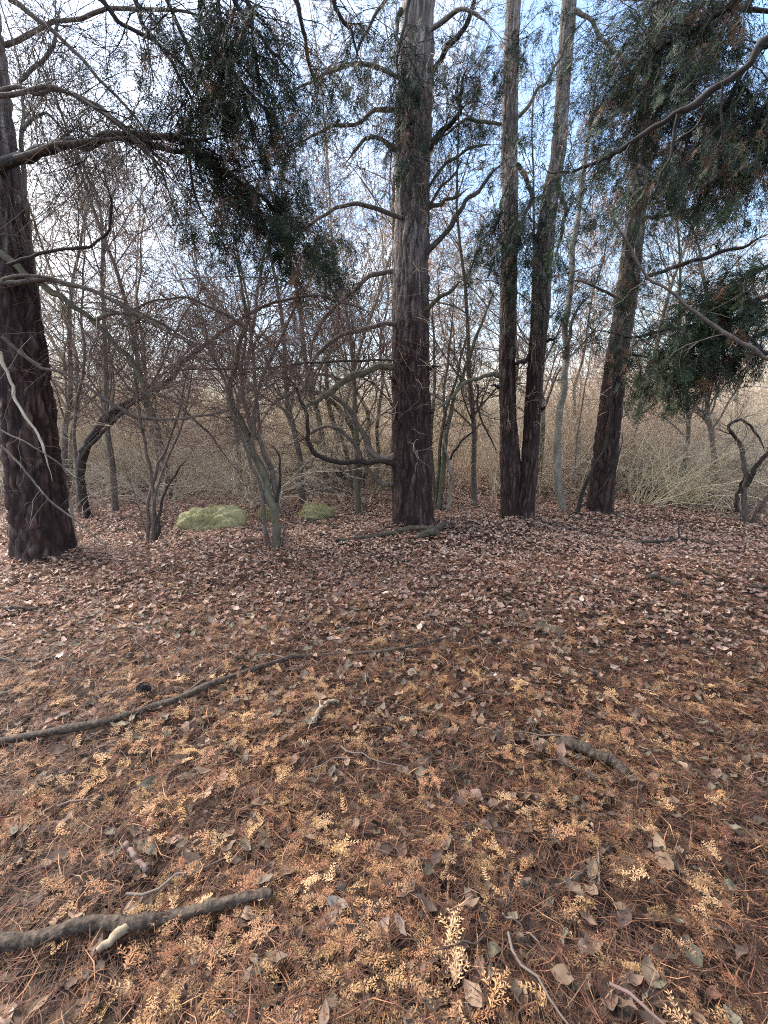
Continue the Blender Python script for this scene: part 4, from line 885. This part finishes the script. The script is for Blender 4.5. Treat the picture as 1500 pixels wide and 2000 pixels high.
stick('log', 'short cut log resting at the foot of the middle pine', 'log', [(770, 1046), (810, 1042), (850, 1045), (872, 1036)], (0.042, 0.026), 'rot', 'logs by the middle pine', 0.9)
stick('log', 'stubby mossy log half buried left of the middle pine', 'log', [(655, 1062), (700, 1057), (740, 1054), (775, 1050)], (0.018, 0.03), 'rot', 'logs by the middle pine', 0.6)
stick('log', 'small log piece end-on below the cut log of the middle pine', 'log', [(815, 1056), (840, 1055), (856, 1050)], (0.04, 0.045), 'rot', 'logs by the middle pine', 0.6)
stick('fallen_branch', 'dark fallen branch with an upright stub at the right of the floor', 'branch', [(1250, 1068), (1290, 1066), (1330, 1062), (1360, 1062), (1395, 1072)], (0.022, 0.014), 'wood', ST, 1.0, [(0.6, 1.0, 1.8, 0.20, 0.013, 'dark'), (0.2, -0.6, 0.1, 0.25, 0.012, 'dark')])
stick('fallen_branch', 'blackened chunky branch piece on the floor at right', 'branch', [(1262, 1146), (1290, 1142), (1312, 1150), (1332, 1152)], (0.022, 0.018), 'wood', ST, 1.0, [(0.4, 0.5, 0.35, 0.14, 0.010, 'dark'), (0.7, -0.7, 0.1, 0.1, 0.010, 'dark')])
stick('fallen_branch', 'thin dark stick slanting near the right edge', 'branch', [(1360, 1122), (1400, 1132), (1430, 1146)], (0.012, 0.008), 'wood', ST)
stick('fallen_branch', 'dark stick cut by the right edge', 'branch', [(1450, 1163), (1490, 1160), (1530, 1162)], (0.012, 0.010), 'wood', ST)
stick('fallen_branch', 'half buried dark stick right of centre in the near litter', 'branch', [(1085, 1468), (1140, 1486), (1190, 1506), (1225, 1528)], (0.026, 0.018), 'wood', ST, 0.5)
stick('fallen_branch', 'forked pale broken twig lying below the long diagonal branch', 'branch', [(612, 1428), (628, 1402), (640, 1392), (662, 1388)], (0.010, 0.008), 'bare', ST, 1.2, [(0.45, 0.6, 0.3, 0.05, 0.006, 'bare')])
stick('fallen_branch', 'thin bare twig curving over leaves at left of the middle floor', 'branch', [(225, 1222), (265, 1240), (310, 1258), (355, 1285)], (0.005, 0.003), 'brown', ST)
stick('fallen_branch', 'short dark stick at the left edge below the leaning pine', 'branch', [(-20, 1203), (30, 1200), (75, 1202)], (0.022, 0.015), 'wood', ST)
stick('fallen_branch', 'thin dark stick at the left edge above the long diagonal branch', 'branch', [(0, 1303), (60, 1302), (115, 1298)], (0.012, 0.006), 'wood', ST)
stick('fallen_branch', 'fine twig standing off the floor near the smaller mossy rock', 'branch', [(600, 1020), (630, 1030), (655, 1034), (680, 1026)], (0.012, 0.006), 'wood', ST, 1.0, [(0.6, 0.9, 1.2, 0.16, 0.007, 'dark')])
stick('fallen_branch', 'slim dark stick under the right-leaning pine', 'branch', [(1110, 1016), (1150, 1020), (1195, 1022)], (0.012, 0.008), 'wood', ST)
stick('fallen_branch', 'purplish twig sunk in needles above the thick lower left branch', 'branch', [(248, 1676), (262, 1695), (288, 1728)], (0.009, 0.008), 'red', ST, 0.8)
stick('fallen_branch', 'thin twig across needles in the bottom right', 'branch', [(980, 1812), (1020, 1840), (1060, 1880)], (0.003, 0.002), 'brown', ST, 2.5)
stick('fallen_branch', 'thin grey twig beside the rotten bark at right', 'branch', [(1165, 1678), (1167, 1720), (1168, 1760)], (0.003, 0.002), 'brown', ST, 3)
for i, (a, b2, c2, lab) in enumerate((((235, 965), (290, 950), (345, 940), 'brushwood stick heaped behind the thin several-stemmed shrub'), ((225, 960), (280, 962), (340, 958), 'brushwood stick heaped behind the thin several-stemmed shrub'),
                      ((260, 950), (300, 955), (365, 965), 'brushwood stick heaped behind the thin several-stemmed shrub'), ((240, 955), (300, 945), (370, 935), 'brushwood stick heaped behind the thin several-stemmed shrub'))):
    T = stick('fallen_branch', lab, 'branch', [a, b2, c2], (0.035, 0.02), 'dark', 'brushwood heap', 1 + i * 1.3); T.o['label'] = ('lowest', 'second', 'third', 'topmost')[i] + ' stick in the ' + lab[17:].replace('heaped', 'brushwood heap')

def bark_slab(label, a, b2, w, mat_, seed, seg=26, nw=14, hgt=0.03, name='bark_piece'):
    p0, p1 = G(*a), G(*b2); r = np.random.default_rng(seed); t = nrm(p1 - p0); s = np.array([-t[1], t[0], 0]); ln = np.linalg.norm(p1 - p0)
    u = np.linspace(0, 1, seg); v = np.linspace(-1, 1, nw); U, Vv = np.meshgrid(u, v, indexing='ij')
    wid = w * (0.55 + 0.45 * np.sin(np.pi * np.clip(U, .06, .94))) * (1 + 0.25 * np.sin(U * 17 + seed) + 0.12 * np.sin(U * 41))
    z = hgt * (1 - Vv ** 2) * (0.7 + 0.4 * np.sin(U * 7 + seed)) + 0.008 * np.sin(Vv * 9 + U * 5) + r.normal(0, 0.0035, U.shape)
    Q = p0 + U[..., None] * ln * t + (Vv * wid)[..., None] * s + z[..., None] * [0, 0, 1]; Q[..., 2] = H(Q[..., 0], Q[..., 1]) + z + 0.02
    lowr = Q.copy(); lowr[..., 2] -= 0.012
    idx = np.arange(seg * nw).reshape(seg, nw); F = np.stack([idx[:-1, :-1], idx[1:, :-1], idx[1:, 1:], idx[:-1, 1:]], -1).reshape(-1, 4)
    rim = np.r_[idx[:, 0], idx[-1, 1:], idx[::-1, -1][1:], idx[0, ::-1][1:-1]]; n = seg * nw
    Fr = np.stack([rim, np.roll(rim, -1), np.roll(rim, -1) + n, rim + n], 1)
    o = ob(name, mesh(name, np.concatenate([Q.reshape(-1, 3), lowr.reshape(-1, 3)]) - p0, [F, F[:, ::-1] + n, Fr], M[mat_])); o.location = p0
    return tag(o, label, 'bark', 'rotten bark and wood', 'thing')
bark_slab('mossy rotting wood slab behind its pale splintered tip, right of centre', (1015, 1210), (1100, 1252), 0.05, 'rot', 2, hgt=0.045)
bark_slab('pale bare splinter sticking out of the rotting slab', (1004, 1184), (1022, 1212), 0.016, 'bare', 4, hgt=0.02, name='wood_splinter')
bark_slab('upright dark rotten bark slab in the near litter right of centre', (985, 1790), (1002, 1665), 0.026, 'rot', 6)
bark_slab('crumbling dark bark piece lying crosswise beside the upright slab', (1020, 1752), (1150, 1722), 0.026, 'rot', 8)
bark_slab('slanting strip of rotten bark above the crosswise piece', (1165, 1690), (1200, 1660), 0.02, 'rot', 10)

b = G(283, 1365)
cone = Thing('pine_cone', 'dark closed pine cone above the long diagonal branch', 'cone', b)
n = 90; k = np.arange(n); t = k / n; th = k * 2.39996
rad = 0.026 * np.sin(np.pi * (0.12 + 0.83 * t)); pc = np.stack([rad * np.cos(th), rad * np.sin(th), 0.012 + 0.055 * t], 1)
sc = np.array([[0, -.006, 0], [0, .006, 0], [.013, -.007, .004], [.013, .007, .004], [.016, -.002, .010], [.016, .002, .010], [.004, 0, .008]]); sf = np.array([[0, 1, 3, 2], [2, 3, 5, 4], [4, 5, 6, 6], [0, 2, 6, 6], [1, 6, 3, 3]])
V, F, _ = place([(sc, np.array([[0, 1, 3, 2], [2, 3, 5, 4]]))], pc + b + [0, 0, 0.012], np.stack([np.cos(th), np.sin(th), np.full(n, 0.35)], 1), np.zeros(n), np.ones(n))
cone.part('scales', V, F, M['dark'], smooth=False)
cone.part('core', *limb_mesh(np.stack([np.zeros(8), np.zeros(8), np.linspace(0.02, 0.078, 8)], 1) + b, 0.022 * np.sin(np.pi * np.linspace(0.1, 0.97, 8)), 8), M['dark'])

# ------------------------------------------------------------------ litter: needles, leaf chips, fronds
def scatter(zones):
    xs, ys = [], []
    for y0, y1, dens in zones:
        area = (y1 * y1 - y0 * y0) + 2 * (y1 - y0); n = int(area * dens)
        # y with pdf ~ (y+1)
        u = rng.random(n); a = (y0 + 1) ** 2; b_ = (y1 + 1) ** 2; y = np.sqrt(a + u * (b_ - a)) - 1
        xs.append(rng.uniform(-1, 1, n) * (y + 1)); ys.append(y)
    return np.concatenate(xs), np.concatenate(ys)
def patch(x, y, f=1.0, ph=0.0):
    return 0.5 + 0.25 * (np.sin(2.1 * f * x + 1.3 * f * y + ph) + np.sin(-1.7 * f * x + 2.9 * f * y + 1.7 + ph)) * 0.8 + 0.18 * np.sin(6.1 * f * x + 4.3 * f * y + ph) + 0.12 * np.sin(9.7 * f * x - 8.1 * f * y)

# pine needles
NC = np.array([[0.27, 0.11, 0.055], [0.36, 0.165, 0.08], [0.18, 0.072, 0.044], [0.42, 0.235, 0.125], [0.11, 0.048, 0.034], [0.29, 0.125, 0.075]])
x, y = scatter(((-0.4, 1.6, 7200), (1.6, 2.8, 5200), (2.8, 5, 1900), (5, 9.5, 330)))
n = len(x); lnn = rng.uniform(0.06, 0.15, n); yaw = rng.uniform(0, 6.283, n) ; tilt = rng.normal(0, 0.27, n)
d = np.stack([np.cos(yaw) * np.cos(tilt), np.sin(yaw) * np.cos(tilt), np.sin(tilt)], 1)
side = np.stack([-np.sin(yaw), np.cos(yaw), rng.normal(0, 0.25, n)], 1)
cz = H(x, y) + 0.004 + 0.046 * rng.uniform(0, 1, n) ** 0.8 + np.abs(np.sin(tilt)) * lnn * 0.28
ctr = np.stack([x, y, cz], 1); bend = rng.normal(0, 0.10, n)[:, None] * lnn[:, None] * side
Pn = np.stack([ctr - d * lnn[:, None] / 2, ctr + bend, ctr + d * lnn[:, None] / 2], 1)
Pn[:, 1, 2] += rng.normal(0.003, 0.004, n)
wn = (np.where(y < 1.6, 0.0010, np.where(y < 2.8, 0.0012, np.where(y < 5, 0.0018, 0.0032))) * rng.uniform(0.7, 1.3, n))[:, None] * np.array([[0.8, 1, 0.5]])
sd_ = nrm(side) * wn[:, 1:2] * 1.25
V = np.stack([Pn[:, 0], Pn[:, 1] + sd_, Pn[:, 2], Pn[:, 1] - sd_], 1).reshape(-1, 3); F = np.arange(n * 4).reshape(-1, 4)
col = NC[rng.integers(0, 6, n)] * rng.uniform(0.22, 1.05, (n, 1)) * np.where(rng.random((n, 1)) < 0.16, 1.15, 0.42) * (1 + 1.0 * sm(1.8, 4.2, y))[:, None]  # tint darker close to the camera: foreground shade put into the needle colour
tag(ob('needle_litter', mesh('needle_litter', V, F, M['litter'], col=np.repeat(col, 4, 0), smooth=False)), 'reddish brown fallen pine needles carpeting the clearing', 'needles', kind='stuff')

# broad leaves
def leaf_template(L_=0.07, w=0.016, curl=0.3, fold=0.25, seed=0, lobes=0, nseg=6, stalk=True):
    r = np.random.default_rng(seed); t = np.linspace(0, 1, nseg + 1); wd = w * np.sin(np.pi * np.clip(t, 0.02, 0.985) ** 0.85)
    if lobes: wd = wd * (0.72 + 0.42 * np.abs(np.sin(np.pi * lobes * t + 0.3)))
    x = (t - 0.5) * L_; z = curl * L_ * (t - 0.5) ** 2 + 0.006 * np.sin(t * 9 + seed)
    A = np.stack([x, -wd, z + fold * wd], 1); B = np.stack([x, 0 * wd + 0.003 * np.sin(t * 5 + seed), z], 1); D = np.stack([x, wd, z + fold * wd * (1 + 0.4 * np.sin(t * 7 + seed))], 1)
    V = np.stack([A, B, D], 1).reshape(-1, 3); i = np.arange((nseg + 1) * 3).reshape(-1, 3)
    F = np.concatenate([np.stack([i[:-1, a], i[:-1, a + 1], i[1:, a + 1], i[1:, a]], 1) for a in (0, 1)])
    if not stalk: return V, F
    n0 = len(V); V = np.vstack([V, [[-L_ * .5, -.0012, 0], [-L_ * .5, .0012, 0], [-L_ * .78, .0012, .004], [-L_ * .78, -.0012, .004]]]); F = np.vstack([F, [[n0, n0 + 1, n0 + 2, n0 + 3]]])
    return V, F
LEAVES = [leaf_template(0.075, 0.015, 0.35, 0.3, 1), leaf_template(0.06, 0.013, -0.3, 0.45, 2), leaf_template(0.085, 0.021, 0.6, 0.2, 3), leaf_template(0.065, 0.024, 0.5, 0.35, 4), leaf_template(0.10, 0.028, 0.5, 0.35, 5, lobes=3, nseg=10), leaf_template(0.05, 0.017, -0.6, 0.6, 6)]
CHIP = [(np.array([[-.035, 0, c], [0.004 * k, -.017, f], [.035, 0.002, c * .4], [-0.004 * k, .017, f * .6]]), np.array([[0, 1, 2], [0, 2, 3]])) for k, (c, f) in enumerate(((0.006, 0.010), (-0.004, 0.006), (0.012, -0.002), (0.002, 0.014)))]
LC = np.array([[0.29, 0.17, 0.125], [0.22, 0.15, 0.12], [0.37, 0.235, 0.175], [0.16, 0.09, 0.068], [0.46, 0.31, 0.23], [0.21, 0.165, 0.115], [0.30, 0.15, 0.095], [0.52, 0.41, 0.32]])
LCn = np.array([[0.13, 0.088, 0.060], [0.17, 0.128, 0.088], [0.20, 0.128, 0.088], [0.10, 0.062, 0.046], [0.155, 0.135, 0.090], [0.25, 0.165, 0.105]])
def lay(temps, x, y, zlift, tiltsd, sc):
    n = len(x); yaw = rng.uniform(0, 6.283, n); t = rng.normal(0, tiltsd, n); d = np.stack([np.cos(yaw), np.sin(yaw), np.sin(t)], 1)
    p = np.stack([x, y, H(x, y) + zlift], 1)
    return place(temps, p, d, rng.normal(0, tiltsd * 1.3, n), sc)
x, y = scatter(((-0.4, 1.7, 260), (1.7, 2.4, 320), (2.4, 3.1, 380), (3.1, 4.2, 560))); n = len(x)
SMALL = [leaf_template(a, b_, c, f, 20 + i, nseg=4, stalk=False) for i, (a, b_, c, f) in enumerate(((0.075, 0.016, 0.35, 0.3), (0.06, 0.014, -0.3, 0.45), (0.085, 0.021, 0.8, 0.25), (0.06, 0.022, 0.6, 0.4), (0.05, 0.017, -0.7, 0.6)))]
V, F, own = lay(SMALL, x, y, rng.uniform(0.012, 0.052, n), 0.28, rng.uniform(0.5, 1.1, n))
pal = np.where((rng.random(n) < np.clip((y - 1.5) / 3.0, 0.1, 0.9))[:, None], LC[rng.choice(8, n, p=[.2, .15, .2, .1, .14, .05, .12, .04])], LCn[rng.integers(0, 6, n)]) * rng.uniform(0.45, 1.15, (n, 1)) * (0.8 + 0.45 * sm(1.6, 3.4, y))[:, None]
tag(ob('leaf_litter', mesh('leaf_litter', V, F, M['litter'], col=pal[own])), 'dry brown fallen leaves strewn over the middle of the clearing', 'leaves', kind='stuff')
x, y = scatter(((3.4, 4.2, 260), (4.2, 6.5, 1000), (6.5, 10, 900), (10, 16, 380), (16, 28, 90))); n = len(x)
V, F, own = lay(CHIP, x, y, rng.uniform(0.012, 0.055, n), 0.35, rng.uniform(0.3, 1.0, n) * (1 + 0.05 * np.maximum(0, y - 8)))
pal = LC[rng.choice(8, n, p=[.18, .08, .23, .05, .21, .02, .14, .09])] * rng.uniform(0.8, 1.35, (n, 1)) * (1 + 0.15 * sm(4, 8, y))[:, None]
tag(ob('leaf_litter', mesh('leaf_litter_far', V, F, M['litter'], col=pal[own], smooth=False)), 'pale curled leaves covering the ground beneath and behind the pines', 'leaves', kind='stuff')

# fallen cedar fronds
def frond_template(L_=0.11, seed=0, branches=2):
    r = np.random.default_rng(seed); a = Acc()
    def strip(p, d, ln, wd, upc=0.0):
        d = nrm(np.asarray(d, float)); s = nrm(np.cross(d, [0.02, 0.03, 1.0])); q1 = p + d * ln * 0.55 + [0, 0, ln * upc]; q2 = p + d * ln + [0, 0, ln * upc * 0.6]
        a.add(np.stack([p - s * wd * .7, q1 + s * wd * 1.2, q2]), np.array([[0, 1, 2]]))
    def feather(p, ang, ln, z0, dens):
        m = max(4, int(ln / dens)); cur = r.uniform(-0.9, 0.9); arch = r.uniform(0.05, 0.35)
        t = np.linspace(0, 1, m + 1); aa = ang + cur * t; q = np.zeros((m + 1, 3)); q[0] = p
        for k in range(m): q[k + 1] = q[k] + np.array([math.cos(aa[k]), math.sin(aa[k]), arch * (0.5 - t[k])]) * ln / m
        for k in range(m):
            strip(q[k], q[k + 1] - q[k], np.linalg.norm(q[k + 1] - q[k]) * 1.05, 0.0011)
            for s in (1, -1):
                pl = 0.0108 * (1 - 0.5 * t[k]) * r.uniform(0.5, 1.35) + 0.003; a2 = aa[k] + s * math.radians(r.uniform(38, 60))
                strip(q[k], [math.cos(a2), math.sin(a2), r.uniform(-0.25, 0.3)], pl, 0.0021, r.uniform(-0.1, 0.25))
        return q, aa
    q, aa = feather(np.array([-L_ / 2, 0, 0.]), 0, L_, 0, 0.0082)
    for b_ in range(branches):
        k = int(len(q) * r.uniform(0.05, 0.5)); feather(q[k], aa[k] + random.choice((-1, 1)) * r.uniform(0.5, 0.95), L_ * r.uniform(0.35, 0.6), 0, 0.0082)
    return a.out()
FRONDS = [frond_template(0.07, 1, 2), frond_template(0.085, 2, 4), frond_template(0.055, 3, 0), frond_template(0.10, 4, 5), frond_template(0.05, 5, 1), frond_template(0.075, 6, 3)]
FC = np.array([[0.44, 0.235, 0.105], [0.36, 0.175, 0.083], [0.52, 0.315, 0.16], [0.29, 0.135, 0.070], [0.47, 0.275, 0.12]])
x, y = scatter(((-0.4, 1.5, 1000), (1.5, 2.4, 780), (2.4, 3.2, 380), (3.2, 4.2, 150), (4.2, 5.5, 40)))
keep = rng.random(len(x)) < sm(0.36, 0.66, patch(x, y, 1.9)) * 0.85 + 0.15
x, y = x[keep], y[keep]; n = len(x)
V, F, own = lay(FRONDS, x, y, rng.uniform(0.018, 0.056, n), 0.2, rng.uniform(0.7, 1.25, n))
pal = 0.82 * np.where(rng.random((n, 1)) < 0.32, NC[rng.integers(0, 4, n)] * 0.9, FC[rng.integers(0, 5, n)] * rng.uniform(0.5, 1.05, (n, 1)))
tag(ob('frond_litter', mesh('frond_litter', V, F, M['litter'], col=pal[own], smooth=False)), 'small orange dried cedar fronds mixed into the near litter', 'fronds', kind='stuff')

# the largest single leaves and fronds: pieces of the floor, one object each
def piece_meshes(name, temps, cols):
    return [mesh(name, tv, tf, M['litter'], col=np.broadcast_to(np.array(c), (len(tv), 3)), smooth=False) for tv, tf in temps for c in cols]
FM = piece_meshes('cedar_frond', FRONDS, np.vstack([FC * 0.9, FC[:3] * 0.65])); LM = piece_meshes('fallen_leaf', LEAVES, np.vstack([LCn, LCn * 0.7, LC[[2]]]))
def pieces(name, meshes, n, ymax, zl, sc, tsd):
    x, y = scatter(((0.35, ymax, n / ((ymax ** 2 - 0.35 ** 2) + 2 * (ymax - 0.35)) * 2.2),)); k = np.abs(x) < 0.86 * y + 0.12; x, y = x[k][:n], y[k][:n]
    for a, b_ in zip(x, y):
        o = ob(name, random.choice(meshes), floor, (a, b_, float(H(a, b_)) + zl + abs(random.gauss(0, 0.006)))); s = random.uniform(*sc); o.scale = (s, s, s)
        o.rotation_euler = (random.gauss(0, tsd), random.gauss(0, tsd), random.uniform(0, 6.28))
pieces('cedar_frond', FM, 290, 2.4, 0.056, (0.9, 1.4), 0.25)
pieces('fallen_leaf', LM, 280, 3.2, 0.044, (0.4, 0.85), 0.38)
TM = []
for k in range(5):
    c = np.cumsum(np.vstack([[0, 0, 0], np.stack([np.full(9, 0.03), rng.normal(0, 0.012, 9), rng.normal(0, 0.004, 9)], 1)]), 0) - [0.13, 0, 0]
    TM.append(mesh('fallen_twig', *limb_mesh(c, np.linspace(0.0032, 0.0014, 10), 5), M[('wood', 'dark', 'red', 'wood', 'brown')[k]]))
pieces('fallen_twig', TM, 130, 5.5, 0.05, (0.6, 1.7), 0.08)
